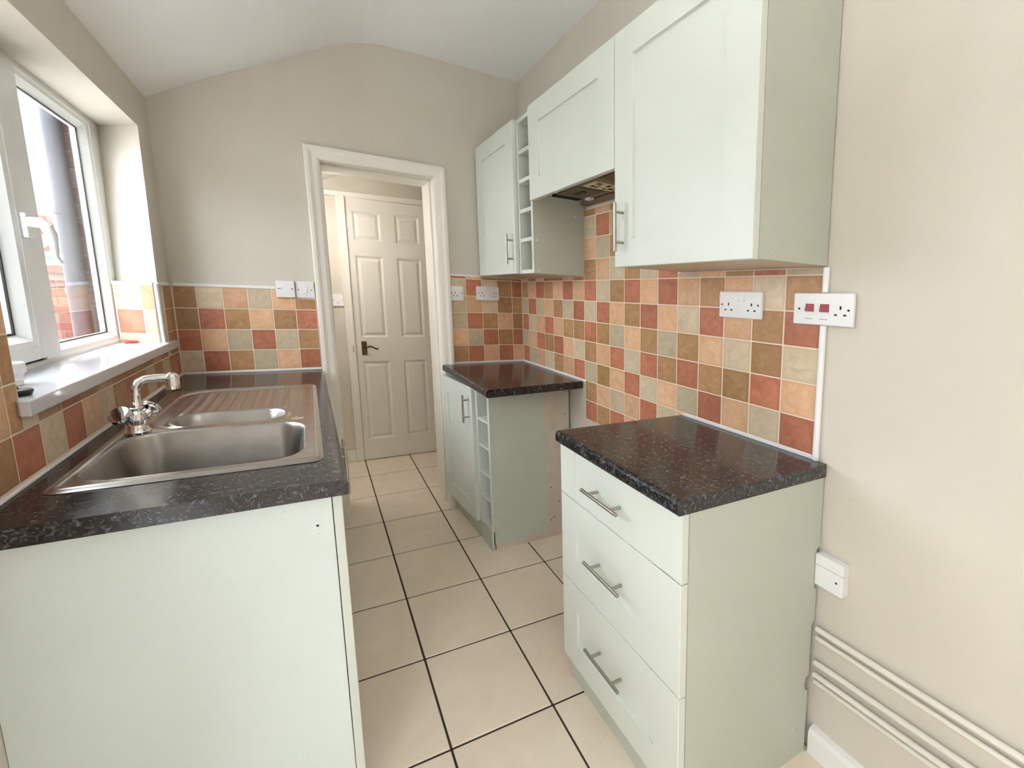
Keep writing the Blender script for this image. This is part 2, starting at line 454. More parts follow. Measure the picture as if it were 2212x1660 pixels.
# far wall, right of the doorway
XF = on_far(0, 0)
g = MB(); g.box(-0.484, 0.0, 0.0010, 0.0062, 0.9085, 1.446); g.box(-1.812, -1.212, 0.0010, 0.0062, 0.9085, 1.3295)
mk('grout', g, GROUT, wall_far)
fx = lambda c: -0.4849 + c * PW
FWm = {'s': 'TPTTT', 0: 'GTGBT', 1: 'GPGBB', 2: 'GTBPB', 3: 'PGTBT', 4: 'BTPTP'}
for c in range(5):
    for r in range(5): tile(wall_far, 'tile', XF, fx(c), min(fx(c + 1), -0.003), zr(r + 1), zr(r), FWm[r][c])
    tile(wall_far, 'tile', XF, fx(c), min(fx(c + 1), -0.003), zr(0), 1.446, FWm['s'][c])
lx = lambda c: -1.7206 + c * PW
FLm = {1: 'BGPGPB', 2: 'BTBPBT', 3: 'TPGTGB', 4: 'GTBGPT'}
for r in range(1, 5):
    for c in range(6):
        u0, u1 = max(lx(c - 1), -1.809), min(lx(c), -1.213)
        top = zr(r)
        if r == 1 and c == 5: top = 1.283
        tile(wall_far, 'tile', XF, u0, u1, zr(r + 1), top, FLm[r][c])
# left wall under and beside the sill: u = y
XLf = lambda u, h, n: (XL + n, u, h)
g = MB(); g.box(XL - .0062, XL - .0010, -1.60, 0.0, 0.9085, 1.052); g.box(XL - .0062, XL - .0010, -1.60, -1.252, 1.052, 1.3285)
g.box(XL - .0062, XL - .0010, -0.135, 0.0, 1.052, 1.3285)
mk('grout', g, GROUT, wall_left)
seqm = 'TTGBGBTBGPTGTBPTBG'; seqs = 'BBTPBBTBPBTBBPBBTB'
for k in range(16):
    y1 = -0.0675 - (k - 1) * PW; y0 = y1 - PW; y1 = min(y1, -0.003); y0 = max(y0, -1.6)
    tile(wall_left, 'tile', XLf, y0, y1, zr(5), zr(4), seqm[k])
    if -1.25 < y0 and y1 < -0.10: tile(wall_left, 'tile', XLf, y0, y1, zr(4), 1.052, seqs[k])
    elif y1 < -1.19:
        for r in (1, 2, 3): tile(wall_left, 'tile', XLf, y0, min(y1, -1.253), zr(r + 1), zr(r), 'BPB'[(r + k) % 3])
for r, cs in ((1, 'BB'), (2, 'BB'), (3, 'TB')):
    tile(wall_left, 'tile', XLf, -0.0675, -0.003, zr(r + 1), zr(r), cs[0])
    tile(wall_left, 'tile', XLf, -0.132, -0.0675, zr(r + 1), zr(r), cs[1])
# tiles on the splayed far reveal of the window
A0 = Vector((XL - .012, -0.200, 0)); A1 = Vector((-1.966, -0.142, 0)); dU = (A0 - A1).normalized(); nU = Vector((dU.y, -dU.x, 0))
if nU.y > 0: nU = -nU
LU = (A0 - A1).length
XRev = lambda u, h, n: tuple(A1 + dU * u + nU * (n + 0.012) + Vector((0, 0, h)))
g = MB(XRev); g.box(0, LU, 1.085, 1.3285, -0.012, -0.0010)
mk('grout', g, GROUT, wall_left)
for r, cs in ((1, 'PB'), (2, 'TP'), (3, 'GP')):
    h0 = max(zr(r + 1), 1.087)
    tile(wall_left, 'tile', XRev, 0.004, 0.004 + PW, h0, zr(r), cs[0])
    tile(wall_left, 'tile', XRev, 0.004 + PW, LU, h0, zr(r), cs[1])

# white tile edge trims -------------------------------------------------------
def trim(name, mb, label, material=PLAST, bevel=0.003): return struct(mk(name, mb, material, bevel=bevel), label, 'trim')
trim('trim_1', MB().box(-1.806, -1.392, -0.004, 0.005, 1.3285, 1.3425), 'white edging strip above tiles behind the sink worktop')
trim('trim_2', MB().box(-0.484, -0.29, -0.003, 0.005, 1.446, 1.4565), 'white edging strip above tiles beside the far wall cabinet')
t = MB(); t.tube([(-0.0015, -1.834, 0.9085), (-0.0015, -1.834, 1.293)], 0.0085, 12); t.tube([(-0.0015, -1.834, 1.383), (-0.0015, -1.834, 1.450)], 0.0085, 12)
struct(mk('trim_3', t, PLAST, smooth=True), 'white rounded corner strip ending the long tiled splashback', 'trim')
t = MB(); t.tube([(XL - .004, -0.198, 1.086), (XL - .004, -0.203, 1.336)], 0.0075, 10)
struct(mk('trim_4', t, PLAST, smooth=True), 'white upright edging strip on tiled window recess corner', 'trim')
t = MB(XRev); t.box(0, LU + .004, 1.3285, 1.341, -0.012, 0.004)
trim('trim_5', t, 'white edging strip on top of tiles in window recess')
trim('trim_6', MB().box(XL - .004, XL + .004, -0.2, -0.004, 1.3285, 1.3415), 'short white edging strip between recess corner and gable wall')
# sealant bead along the worktops
trim('trim_7', MB().box(-1.80, -1.215, -0.0025, 0.004, 0.908, 0.9165), 'white sealant bead where the sink worktop meets gable tiles', bevel=0.002)
trim('trim_8', MB().box(-0.498, -0.004, -0.004, 0.004, 0.908, 0.919), 'white sealant bead behind the far short worktop', bevel=0.002)
trim('trim_9', MB().box(-0.004, 0.004, -0.70, -0.004, 0.908, 0.919), 'white sealant bead along party wall at far short worktop', bevel=0.002)
trim('trim_10', MB().box(-0.004, 0.004, -1.83, -1.36, 0.908, 0.918), 'white sealant bead along party wall at drawer worktop', bevel=0.002)
trim('trim_11', MB().box(XL - .003, XL + .005, -1.48, -0.004, 0.908, 0.9135), 'sealant bead along window wall behind the sink worktop', bevel=0.002)

# doorway lining, architrave, hall door ----------------------------------------
def moulded(name, poly_pts, prof, label):
    pass
dl = MB(); dl.box(-1.166, -1.14, -0.004, 0.274, 0, 2.026); dl.box(-0.55, -0.524, -0.004, 0.274, 0, 2.026); dl.box(-1.14, -0.55, -0.004, 0.274, 2.0, 2.026)
dl.box(-0.562, -0.55, 0.07, 0.10, 0, 2.0); dl.box(-1.14, -1.128, 0.07, 0.10, 0, 2.0); dl.box(-1.128, -0.562, 0.07, 0.10, 1.988, 2.0)
struct(mk('trim_12', dl, WHITE, bevel=0.002, seg=1), 'white painted timber lining of the open doorway', 'trim')
# architrave profile: (distance from the inner edge, thickness)
AP = [(0, 0), (0, 0.010), (0.008, 0.014), (0.030, 0.017), (0.046, 0.024), (0.060, 0.024), (0.066, 0.018), (0.066, 0)]
am = MB()
def arch_leg(sgn, xi, z0, z1): # upright with mitred top
    n = len(AP)
    vs = [(xi + sgn * d, 0.006 - h, z0) for d, h in AP] + [(xi + sgn * d, 0.006 - h, z1 + d) for d, h in AP]
    am.add(vs, [tuple(range(n)), tuple(range(n, 2 * n))] + [(i, (i + 1) % n, n + (i + 1) % n, n + i) for i in range(n)])
arch_leg(-1, -1.144, 0, 2.0); arch_leg(1, -0.546, 0, 2.0)
n = len(AP)
vs = [(-1.144 - d, 0.006 - h, 2.0 + d) for d, h in AP] + [(-0.546 + d, 0.006 - h, 2.0 + d) for d, h in AP]
am.add(vs, [tuple(range(n)), tuple(range(n, 2 * n))] + [(i, (i + 1) % n, n + (i + 1) % n, n + i) for i in range(n)])
struct(mk('trim_13', am, WHITE), 'chunky white moulded architrave round the open doorway', 'trim')
# small plinth block at the foot of the architrave
struct(mk('trim_14', MB().box(-0.556, -0.488, -0.030, 0.004, 0, 0.15), WHITE, bevel=0.008), 'rounded white block at the foot of the doorway architrave', 'trim')

# hall door (six panels), its frame and the rail above
YD = 0.945
door = thing('door_1', (-0.65, YD, 0), 'white six-panel hallway door seen through the doorway', 'door', kind='structure')
DX0, DX1 = -0.952, -0.245
pan = [(-0.909, -0.711, 1.705, 1.920), (-0.604, -0.420, 1.705, 1.915), (-0.909, -0.712, 0.974, 1.595), (-0.604, -0.422, 0.979, 1.592), (-0.908, -0.718, 0.163, 0.786), (-0.613, -0.428, 0.176, 0.793)]
xs = sorted({DX0, DX1} | {-0.909, -0.712, -0.606, -0.421}); zs = [0.006, 0.168, 0.790, 0.977, 1.594, 1.705, 1.918, 2.012]
slab = MB()
# back body and the flat rails and stiles on the face
slab.box(DX0, DX1, YD + 0.012, YD + 0.035, 0.006, 2.012)
slab.box(DX0, -0.909, YD, YD + 0.012, 0.006, 2.012); slab.box(-0.712, -0.606, YD, YD + 0.012, 0.006, 2.012); slab.box(-0.421, DX1, YD, YD + 0.012, 0.006, 2.012)
for (xa, xb) in ((-0.909, -0.712), (-0.606, -0.421)):
    for (za, zb) in ((0.006, 0.168), (0.790, 0.977), (1.594, 1.705), (1.918, 2.012)): slab.box(xa, xb, YD, YD + 0.012, za, zb)
mk('slab', slab, DOORW, door)
for (xa, xb) in ((-0.909, -0.712), (-0.606, -0.421)):
    for (za, zb) in ((0.168, 0.790), (0.977, 1.594), (1.705, 1.918)):
        p = MB(); i1, i2 = 0.016, 0.038
        def ring(i, y): return [(xa + i, y, za + i), (xb - i, y, za + i), (xb - i, y, zb - i), (xa + i, y, zb - i)]
        vs = ring(0, YD) + ring(i1, YD + 0.010) + ring(i2, YD + 0.002) + ring(0, YD + 0.0125)
        fs = []
        for q in range(2):
            for k in range(4): fs.append((q * 4 + k, q * 4 + (k + 1) % 4, q * 4 + 4 + (k + 1) % 4, q * 4 + 4 + k))
        fs.append((8, 9, 10, 11)); fs.append((15, 14, 13, 12))
        for k in range(4): fs.append((k, 12 + k, 12 + (k + 1) % 4, (k + 1) % 4))
        p.add(vs, fs)
        mk('panel', p, DOORW, door)
pl = mk('handle_plate', MB().box(-0.912, -0.874, YD - 0.007, YD, 0.842, 0.948), BRASS, door, bevel=0.003)
lv = MB(); lv.tube([(-0.893, YD - 0.006, 0.905), (-0.893, YD - 0.042, 0.905), (-0.88, YD - 0.050, 0.908), (-0.855, YD - 0.052, 0.914), (-0.835, YD - 0.052, 0.906), (-0.815, YD - 0.052, 0.894), (-0.798, YD - 0.050, 0.893)], [0.009, 0.008, 0.0075, 0.0065, 0.006, 0.006, 0.007], 10)
mk('lever', lv, BRASS, pl, smooth=True)
fm = MB(); fm.box(-1.010, -0.957, 0.938, 0.976, 0, 2.022); fm.box(-0.966, -0.954, 0.93, 0.976, 0, 2.016); fm.box(-0.24, -0.17, 0.938, 0.976, 0, 2.03)
struct(mk('trim_15', fm, WHITE, bevel=0.004), 'white frame uprights beside the hallway door', 'trim')
rl = MB(); rl.prism([(-1.9, 2.006), (0.0, 2.018), (0.0, 2.066), (-1.9, 2.030)], lambda p, t: (p[0], t, p[1]), 0.945, 0.976)
struct(mk('trim_16', rl, WHITE, bevel=0.004), 'white rail running across above the hallway door', 'trim')
struct(mk('baseboard_hall', MB().box(-1.9, -1.010, 0.955, 0.976, 0, 0.085), WHITE, bevel=0.003), 'white skirting board left of the hallway door', 'baseboard')
mk('strike_plate', MB().box(-0.975, -0.968, 0.934, 0.9385, 0.865, 0.915), NICKEL, door)

# ------------------------------------------------------------------ sink window
XW = -1.97
win = thing('window_1', (XW, -0.65, 1.085), 'white upvc sink window with a fixed pane and a side-hung sash', 'window', kind='structure')
def bead_frame(mb, y0, y1, z0, z1, x_in, x_gl, w):
    """sloping glazing bead ring: outer rectangle y0..y1, z0..z1 at x_in, inner at x_gl, width w"""
    def rg(i, x): return [(x, y0 + i, z0 + i), (x, y1 - i, z0 + i), (x, y1 - i, z1 - i), (x, y0 + i, z1 - i)]
    vs = rg(0, x_in) + rg(w * .45, x_in - 0.004) + rg(w * .55, x_in - 0.009) + rg(w, x_gl)
    fs = []
    for q in range(3):
        for k in range(4): fs.append((q * 4 + k, q * 4 + (k + 1) % 4, q * 4 + 4 + (k + 1) % 4, q * 4 + 4 + k))
    mb.add(vs, fs)
def ringbox(mb, y0, y1, z0, z1, w, x0, x1):
    mb.box(x0, x1, y0, y0 + w, z0, z1); mb.box(x0, x1, y1 - w, y1, z0, z1); mb.box(x0, x1, y0 + w, y1 - w, z0, z0 + w); mb.box(x0, x1, y0 + w, y1 - w, z1 - w, z1)
fr = MB(); fr.box(-2.045, XW, -1.30, -1.222, 1.06, 2.02); fr.box(-2.018, XW, -0.145, 0.0, 1.06, 2.02)
fr.box(-2.045, XW, -1.222, -0.145, 1.06, 1.098); fr.box(-2.045, XW, -1.222, -0.145, 1.962, 2.02); fr.box(-2.045, XW + .004, -0.735, -0.648, 1.098, 1.962)
mk('frame', fr, UPVC, win, bevel=0.003)
bd = MB(); bead_frame(bd, -0.648, -0.145, 1.098, 1.962, XW - 0.002, XW - 0.03, 0.032)
mk('glazing_bead', bd, UPVC, win)
gk = MB(); ringbox(gk, -0.619, -0.174, 1.127, 1.933, 0.006, XW - 0.033, XW - 0.029)
mk('gasket', gk, BLACK, win)
box('pane', GLASS, XW - 0.036, XW - 0.033, -0.622, -0.171, 1.124, 1.936, win)
sp = MB(); ringbox(sp, -0.625, -0.168, 1.121, 1.939, 0.010, XW - 0.050, XW - 0.037)
mk('spacer_bar', sp, UPVC, win)
ss = MB(); ringbox(ss, -1.20, -0.743, 1.108, 1.952, 0.040, XW - 0.05, XW + 0.012)
sash = mk('sash', ss, UPVC, win, bevel=0.003)
gp = MB(); ringbox(gp, -1.214, -0.735, 1.099, 1.961, 0.009, XW - 0.03, XW - 0.004)
mk('seal', gp, BLACK, win)
bs = MB(); bead_frame(bs, -1.161, -0.782, 1.147, 1.913, XW + 0.010, XW - 0.02, 0.034)
mk('glazing_bead', bs, UPVC, sash)
gk = MB(); ringbox(gk, -1.129, -0.814, 1.179, 1.881, 0.008, XW - 0.024, XW - 0.019)
mk('gasket', gk, BLACK, sash)
box('pane', GLASS, XW - 0.027, XW - 0.024, -1.13, -0.813, 1.178, 1.882, sash)
hb = mk('handle_base', MB().box(XW + 0.012, XW + 0.026, -0.776, -0.752, 1.455, 1.525), PLAST, sash, bevel=0.004)
hl = MB(); hl.tube([(XW + 0.024, -0.764, 1.500), (XW + 0.05, -0.764, 1.500), (XW + 0.060, -0.762, 1.492), (XW + 0.064, -0.752, 1.47), (XW + 0.062, -0.744, 1.44), (XW + 0.060, -0.738, 1.405), (XW + 0.068, -0.732, 1.388)], [0.016, 0.016, 0.0155, 0.0135, 0.0105, 0.0085, 0.006], 12)
mk('handle_lever', hl, PLAST, hb, smooth=True)
# sill
sl = MB(); sl.prism([(-1.975, -0.13), (-1.975, -1.255), (-1.822, -1.255), (-1.806, -1.272), (-1.79, -1.272), (-1.79, -0.10), (-1.815, -0.062), (-1.815, -0.13)], lambda p, t: (p[0], p[1], t), 1.052, 1.086)
struct(mk('window_sill', sl, SILL, bevel=0.004, seg=3), 'glossy white plastic window sill above the sink tiles', 'window sill')

# glazed side door behind the photographer (only its daylight reaches the picture)
gd = thing('door_2', (-1.93, -2.675, 0), 'glazed white side door behind the photographer', 'door', kind='structure')
q = MB(); ringbox(q, -3.20, -2.15, 0.0, 2.08, 0.07, -2.0, -1.94)
q.box(-2.0, -1.94, -2.70, -2.64, 0.07, 2.01)
mk('frame', q, UPVC, gd, bevel=0.003)
for (a, b) in ((-3.13, -2.70), (-2.64, -2.22)): box('pane', GLASS, -1.972, -1.968, a, b, 0.07, 2.01, gd)

gw = thing('added_window', (-1.35, -4.36, 0.1), 'tall white window added behind the photographer for fill daylight', 'window', kind='structure')  # unseen window added to light the sink end panel from behind
q = MB()
for (a, b) in ((-1.65, -1.05),):
    q.box(a, a + 0.06, -4.39, -4.33, 0.1, 2.08); q.box(b - 0.06, b, -4.39, -4.33, 0.1, 2.08); q.box(a + .06, b - .06, -4.39, -4.33, 0.1, 0.16); q.box(a + .06, b - .06, -4.39, -4.33, 2.02, 2.08)
mk('frame', q, UPVC, gw, bevel=0.003)
for (a, b) in ((-1.59, -1.11),): box('pane', GLASS, a, b, -4.362, -4.358, 0.16, 2.02, gw)

# ------------------------------------------------------------------ cabinet helpers
def shaker(mb, fn, u0, u1, h0, h1, th, fw_u, fw_t, fw_b, rec=0.009):
    """shaker front in frame fn(u,h,n); face at n = th, panel recessed"""
    def rg(iu, it, ib, n): return [(u0 + iu, h0 + ib, n), (u1 - iu, h0 + ib, n), (u1 - iu, h1 - it, n), (u0 + iu, h1 - it, n)]
    e = 0.0015
    vs = rg(0, 0, 0, 0) + rg(0, 0, 0, th - e) + rg(e, e, e, th) + rg(fw_u, fw_t, fw_b, th) + rg(fw_u + .001, fw_t + .001, fw_b + .001, th - rec)
    fs = [(3, 2, 1, 0)]
    for q in range(4):
        for k in range(4): fs.append((q * 4 + k, q * 4 + (k + 1) % 4, q * 4 + 4 + (k + 1) % 4, q * 4 + 4 + k))
    fs.append((16, 17, 18, 19))
    mb.add([fn(*v) for v in vs], fs)
    return mb
def bar_handle(parent, fn, u, h, length, vertical, base=0.0, out=0.032, r=0.0055):
    m_ = MB()
    P = (lambda t, n: fn(u, h + t, base + n)) if vertical else (lambda t, n: fn(u + t, h, base + n))
    L2 = length / 2; s = length * 0.31
    m_.tube([P(-L2, out), P(L2, out)], r, 12)
    for k in (-s, s): m_.tube([P(k, 0), P(k, out)], r * 0.85, 10)
    return mk('handle', m_, NICKEL, parent, smooth=True)
def cap(parent, fn, u, h, n0=0.0, r=0.005, material=SAGE, name='screw_cap'):
    m_ = MB(); o = Vector(fn(u, h, n0)); ax = Vector(fn(u, h, n0 + 1)) - o
    m_.lathe(o, ax, [(r, 0), (r, 0.001), (r * .6, 0.002)], 12)
    return mk(name, m_, material, parent)
def hole(parent, fn, u, h, n0, r=0.003, material=DARK):
    m_ = MB(); o = Vector(fn(u, h, n0)); ax = Vector(fn(u, h, n0 + 1)) - o
    m_.lathe(o, ax, [(r, -0.0004), (r, 0.0004)], 10)
    return mk('screw_hole', m_, material, parent)

# worktops ---------------------------------------------------------------------
ZW = 0.908; TW = 0.038
def front_profile(xf_, xb, zt=ZW, zb=ZW - TW, r=0.012):
    s = 1 if xb > xf_ else -1
    pts = []
    for k in range(6):
        a = math.pi / 2 * k / 5
        pts.append((xf_ + s * r * (1 - math.sin(a)), zb + r * 0.5 * (1 - math.cos(a)) if False else zt - r * (1 - math.cos(math.pi / 2 - a))))
    # pts run from the face up on to the top
    lo = []
    for k in range(5):
        a = math.pi / 2 * k / 4
        lo.append((xf_ + s * 0.008 * (1 - math.cos(a)) , zb + 0.008 * (1 - math.sin(a))))
    return pts, lo
def worktop_strip(mb, xfr, xb, y0, y1, zt=ZW):
    zb = zt - TW; s = 1 if xb > xfr else -1; r = 0.013; r2 = 0.008
    P = []
    for k in range(7):
        a = math.pi / 2 * k / 6; P.append((xfr + s * r * (1 - math.cos(a)), zt - r + r * math.sin(a)))
    P += [(xb, zt), (xb, zb)]
    for k in range(5):
        a = math.pi / 2 * k / 4; P.append((xfr + s * r2 * (1 - math.sin(a)), zb + r2 - r2 * math.cos(a)))
    mb.prism(P, lambda p, t: (p[0], t, p[1]), y0, y1)
    return mb
w1 = worktop_strip(MB(), -1.2045, -1.275, -1.485, -0.030)
w1.box(-1.812, -1.745, -1.485, -0.002, ZW - TW, ZW); w1.box(-1.745, -1.275, -1.485, -1.335, ZW - TW, ZW); w1.box(-1.745, -1.275, -0.42, -0.002, ZW - TW, ZW)
tag(mk('worktop', w1, GRAN), 'long black speckled worktop holding the steel sink under the window', 'worktop')
w2 = worktop_strip(MB(), -0.566, -0.0015, -1.864, -1.345)
tag(mk('worktop', w2, GRAN), 'short black speckled worktop on the three-drawer unit', 'worktop')
w3 = MB()
Pp = []
r = 0.013; zt, zb = ZW, ZW - TW
for k in range(7):
    a = math.pi / 2 * k / 6; Pp.append((r * (1 - math.cos(a)), zt - r + r * math.sin(a)))
Pp += [(None, zt), (None, zb)]
for k in range(5):
    a = math.pi / 2 * k / 4; Pp.append((0.008 * (1 - math.sin(a)), zb + 0.008 - 0.008 * math.cos(a)))
def w3pt(p, t):   # t = 0 at the gable wall, 1 at the near end; the near end is set slightly out of square to fit the view
    xf_ = -0.556 - 0.006 * t
    x = -0.0015 if p[0] is None else xf_ + p[0]
    yn = -0.728 + (x + 0.562) / 0.562 * 0.050
    return (x, -0.002 + (yn + 0.002) * t, p[1])
w3.prism(Pp, w3pt, 0, 1)
tag(mk('worktop', w3, GRAN), 'short black speckled worktop in the far corner over the wine rack', 'worktop')

# ------------------------------------------------------------------ sink base cabinets (under the window)
sb = thing('sink_cabinet', (-1.5, -0.97, 0), 'sage base cabinet under the sink with a plain end panel facing the camera', 'cabinet')
ep = MB().box(-1.8155, -1.2425, -1.470, -1.452, 0.0, 0.869)
e_ = mk('end_panel', ep, SAGEL, sb, bevel=0.0012, seg=1)
carc = MB(); carc.box(-1.80, -1.246, -1.452, -1.436, 0.15, 0.868); carc.box(-1.80, -1.246, -0.486, -0.470, 0.15, 0.868); carc.box(-1.80, -1.246, -1.436, -0.486, 0.15, 0.166); carc.box(-1.806, -1.80, -1.436, -0.486, 0.15, 0.868)
mk('carcass', carc, SAGE_SHADE, sb)
mk('plinth', MB().box(-1.285, -1.267, -1.452, -0.47, 0.0, 0.15), SAGE_SHADE, sb)
FL_ = lambda u, h, n: (-1.2405 + n, u, h)      # fronts of the sink run face +x
for (a, b, hy) in ((-1.470, -1.034, -1.075), (-1.031, -0.935, None), (-0.932, -0.473, -0.985)):
    if hy is None:
        mk('filler', MB().box(-1.2405, -1.2205, a, b, 0.12, 0.862), SAGE, sb)
        continue
    d = mk('door', shaker(MB(), FL_, a, b, 0.10, 0.864, 0.0205, 0.085, 0.085, 0.085), SAGE, sb)
    bar_handle(d, FL_, hy, 0.760, 0.155, True, base=0.0205, out=0.034)
EPf = lambda u, h, n: (u, -1.470 - n, h)
hole(e_, EPf, -1.276, 0.800, 0, 0.0028); cap(e_, EPf, -1.277, 0.776, r=0.004, material=SAGEL); cap(e_, EPf, -1.700, 0.655, r=0.005, material=SAGEL)
cap(e_, EPf, -1.293, 0.155, r=0.009, material=SAGEL); cap(e_, EPf, -1.340, 0.846, r=0.0025, material=SAGEL)
sb2 = thing('base_cabinet', (-1.5, -0.25, 0), 'sage base cabinet hidden beyond the sink cabinet beside the doorway', 'cabinet')
carc = MB(); carc.box(-1.80, -1.246, -0.468, -0.452, 0.15, 0.868); carc.box(-1.80, -1.246, -0.024, -0.008, 0.15, 0.868); carc.box(-1.80, -1.246, -0.452, -0.024, 0.15, 0.166)
mk('carcass', carc, SAGE_SHADE, sb2)
mk('door', shaker(MB(), FL_, -0.468, -0.035, 0.10, 0.864, 0.0205, 0.085, 0.085, 0.085), SAGE, sb2)
mk('plinth', MB().box(-1.285, -1.267, -0.468, -0.01, 0.0, 0.15), SAGE_SHADE, sb2)

# ------------------------------------------------------------------ drawer unit
du = thing('drawer_unit', (-0.28, -1.605, 0), 'sage three-drawer base unit with bar handles in the foreground', 'drawer unit')
# near side panel with the notches sawn for pipes at its back edge
poly = [(-0.522, 0.0), (-0.022, 0.0), (-0.022, 0.205), (-0.034, 0.212), (-0.040, 0.232), (-0.034, 0.252), (-0.020, 0.258), (-0.020, 0.420), (-0.008, 0.430), (-0.008, 0.53), (-0.018, 0.535), (-0.018, 0.655), (-0.004, 0.665), (-0.004, 0.869), (-0.522, 0.869)]
sp_ = mk('side_panel', MB().prism(poly, lambda p, t: (p[0], t, p[1]), -1.861, -1.845), SAGE_SHADE, du)
mk('side_panel', MB().box(-0.522, -0.004, -1.361, -1.347, 0.0, 0.869), SAGE_SHADE, du)
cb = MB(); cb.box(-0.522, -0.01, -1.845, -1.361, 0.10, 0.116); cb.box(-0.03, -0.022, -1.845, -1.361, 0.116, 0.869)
mk('carcass', cb, SAGE_SHADE, du)
mk('plinth', MB().box(-0.519, -0.503, -1.858, -1.348, 0.0, 0.10), SAGE_SHADE, du)
FD = lambda u, h, n: (-0.5245 - n, -u, h)       # fronts on the party-wall run face -x; u = -y
for (h0, h1, kind) in ((0.697, 0.866, 'slab'), (0.402, 0.6935, 'sh'), (0.096, 0.3985, 'sh')):
    d = MB()
    if kind == 'slab':
        shaker(d, FD, 1.341, 1.859, h0, h1, 0.021, 0.085, 0.0, 0.0, rec=0.0025)
    else:
        shaker(d, FD, 1.341, 1.859, h0, h1, 0.021, 0.083, 0.09, 0.09, rec=0.008)
    d = mk('drawer_front', d, SAGE, du)
    hm = {0.697: 0.781, 0.402: 0.549, 0.096: 0.256}[h0]
    bar_handle(d, FD, 1.5925, hm, 0.160, False, base=0.0205 if kind == 'slab' else 0.016, out=0.036)
NPf = lambda u, h, n: (u, -1.861 - n, h)
cap(sp_, NPf, -0.489, 0.853, r=0.005, material=SAGE_SHADE); cap(sp_, NPf, -0.03, 0.735, r=0.004, material=SAGE_SHADE); cap(sp_, NPf, -0.085, 0.10, r=0.004, material=SAGE_SHADE)

# ------------------------------------------------------------------ far base cabinet and wine rack (front skewed slightly out of parallel with the wall to fit the view)
Q0 = Vector((-0.545, -0.006, 0)); Q1 = Vector((-0.484, -0.556, 0)); qd = (Q1 - Q0).normalized(); qn = Vector((qd.y, -qd.x, 0))
if qn.x > 0: qn = -qn
FB = lambda u, h, n: tuple(Q0 + qd * u + qn * n + Vector((0, 0, h)))
QL = (Q1 - Q0).length; UD = 0.402
bc = thing('base_cabinet', (-0.28, -0.2, 0), 'sage base cabinet with shaker door and upright handle beside the doorway', 'cabinet')
def pp(u, n=0.0): return FB(u, 0, n)[:2]
def plan(mb, pts, z0, z1): return mb.prism(pts, lambda p, t: (p[0], p[1], t), z0, z1)
XB = -0.03
c = MB(); yb = pp(UD)[1]
plan(c, [pp(0.004), pp(0.020), (XB, -0.030), (XB, -0.012)], 0.115, 0.862)
plan(c, [pp(UD - 0.016), pp(UD), (XB, yb), (XB, yb + 0.016)], 0.115, 0.862)
plan(c, [pp(0.020), pp(UD - 0.016), (XB, yb + 0.016), (XB, -0.030)], 0.115, 0.131)
plan(c, [pp(0.020, -0.02), pp(UD - 0.016, -0.02), (XB, yb + 0.016), (XB, -0.030)], 0.846, 0.862)
mk('carcass', c, SAGE, bc)
d = mk('door', shaker(MB(), FB, 0.004, UD - 0.003, 0.098, 0.848, 0.021, 0.075, 0.095, 0.095, rec=0.007), SAGE, bc)
bar_handle(d, FB, UD - 0.040, 0.727, 0.152, True, base=0.021, out=0.034)
mk('plinth', MB().prism([(-0.516, -0.034), (-0.4985, -0.398), (-0.4815, -0.398), (-0.50, -0.034)], lambda p, t: (p[0], p[1], t), 0.0, 0.112), SAGE_SHADE, bc)
wrk = thing('wine_rack', (-0.28, -0.5, 0), 'sage open wine rack of five pigeonholes beneath the far worktop', 'wine rack')
U0 = UD + 0.006
y0_, y1_ = pp(U0)[1], pp(QL)[1]
mk('divider', plan(MB(), [pp(U0), pp(U0 + 0.014), (XB, y0_ - 0.014), (XB, y0_)], 0.10, 0.868), SAGE, wrk)
xm = -0.163
sp2 = mk('side_panel', plan(MB(), [pp(QL - 0.016), pp(QL), (xm, y1_), (xm, y1_ + 0.016)], 0.03, 0.868), SAGE_SHADE, wrk)
mk('unpainted_side', plan(MB(), [(xm, y1_ + 0.016), (xm, y1_), (-0.012, y1_), (-0.012, y1_ + 0.016)], 0.0, 0.868), RAW, wrk)
mk('front_edging', plan(MB(), [pp(QL - 0.018), pp(QL + .0005), pp(QL + .0005, 0.002), pp(QL - 0.018, 0.002)], 0.03, 0.868), SAGE, wrk)
mk('front_edging', plan(MB(), [pp(U0), pp(U0 + 0.015), pp(U0 + 0.015, 0.001), pp(U0, 0.001)], 0.10, 0.868), SAGE, wrk)
mk('raw_foot', plan(MB(), [(pp(QL)[0] + 0.012, y1_ + 0.016), (pp(QL)[0] + 0.012, y1_ + 0.001), (xm, y1_ + 0.001), (xm, y1_ + 0.016)], 0.0, 0.03), RAW, wrk)
SH = [pp(U0 + 0.014, -0.001), pp(QL - 0.016, -0.001), (XB - 0.02, y1_ + 0.016), (XB - 0.02, y0_ - 0.014)]
for h in (0.694, 0.552, 0.404, 0.268, 0.118): mk('shelf', plan(MB(), SH, h - 0.014, h), SAGE, wrk)
mk('top_rail', plan(MB(), SH, 0.846, 0.866), SAGE, wrk)
mk('back_board', plan(MB(), [(XB - 0.02, y0_ - 0.014), (XB - 0.02, y1_ + 0.016), (XB - 0.012, y1_ + 0.016), (XB - 0.012, y0_ - 0.014)], 0.10, 0.866), SAGE_SHADE, wrk)
mk('plinth', MB().prism([(-0.4985, -0.410), (-0.495, -0.556), (-0.478, -0.556), (-0.4815, -0.410)], lambda p, t: (p[0], p[1], t), 0.0, 0.10), SAGE_SHADE, wrk)
SPf = lambda u, h, n: (pp(QL)[0] + u, y1_ - n, h)
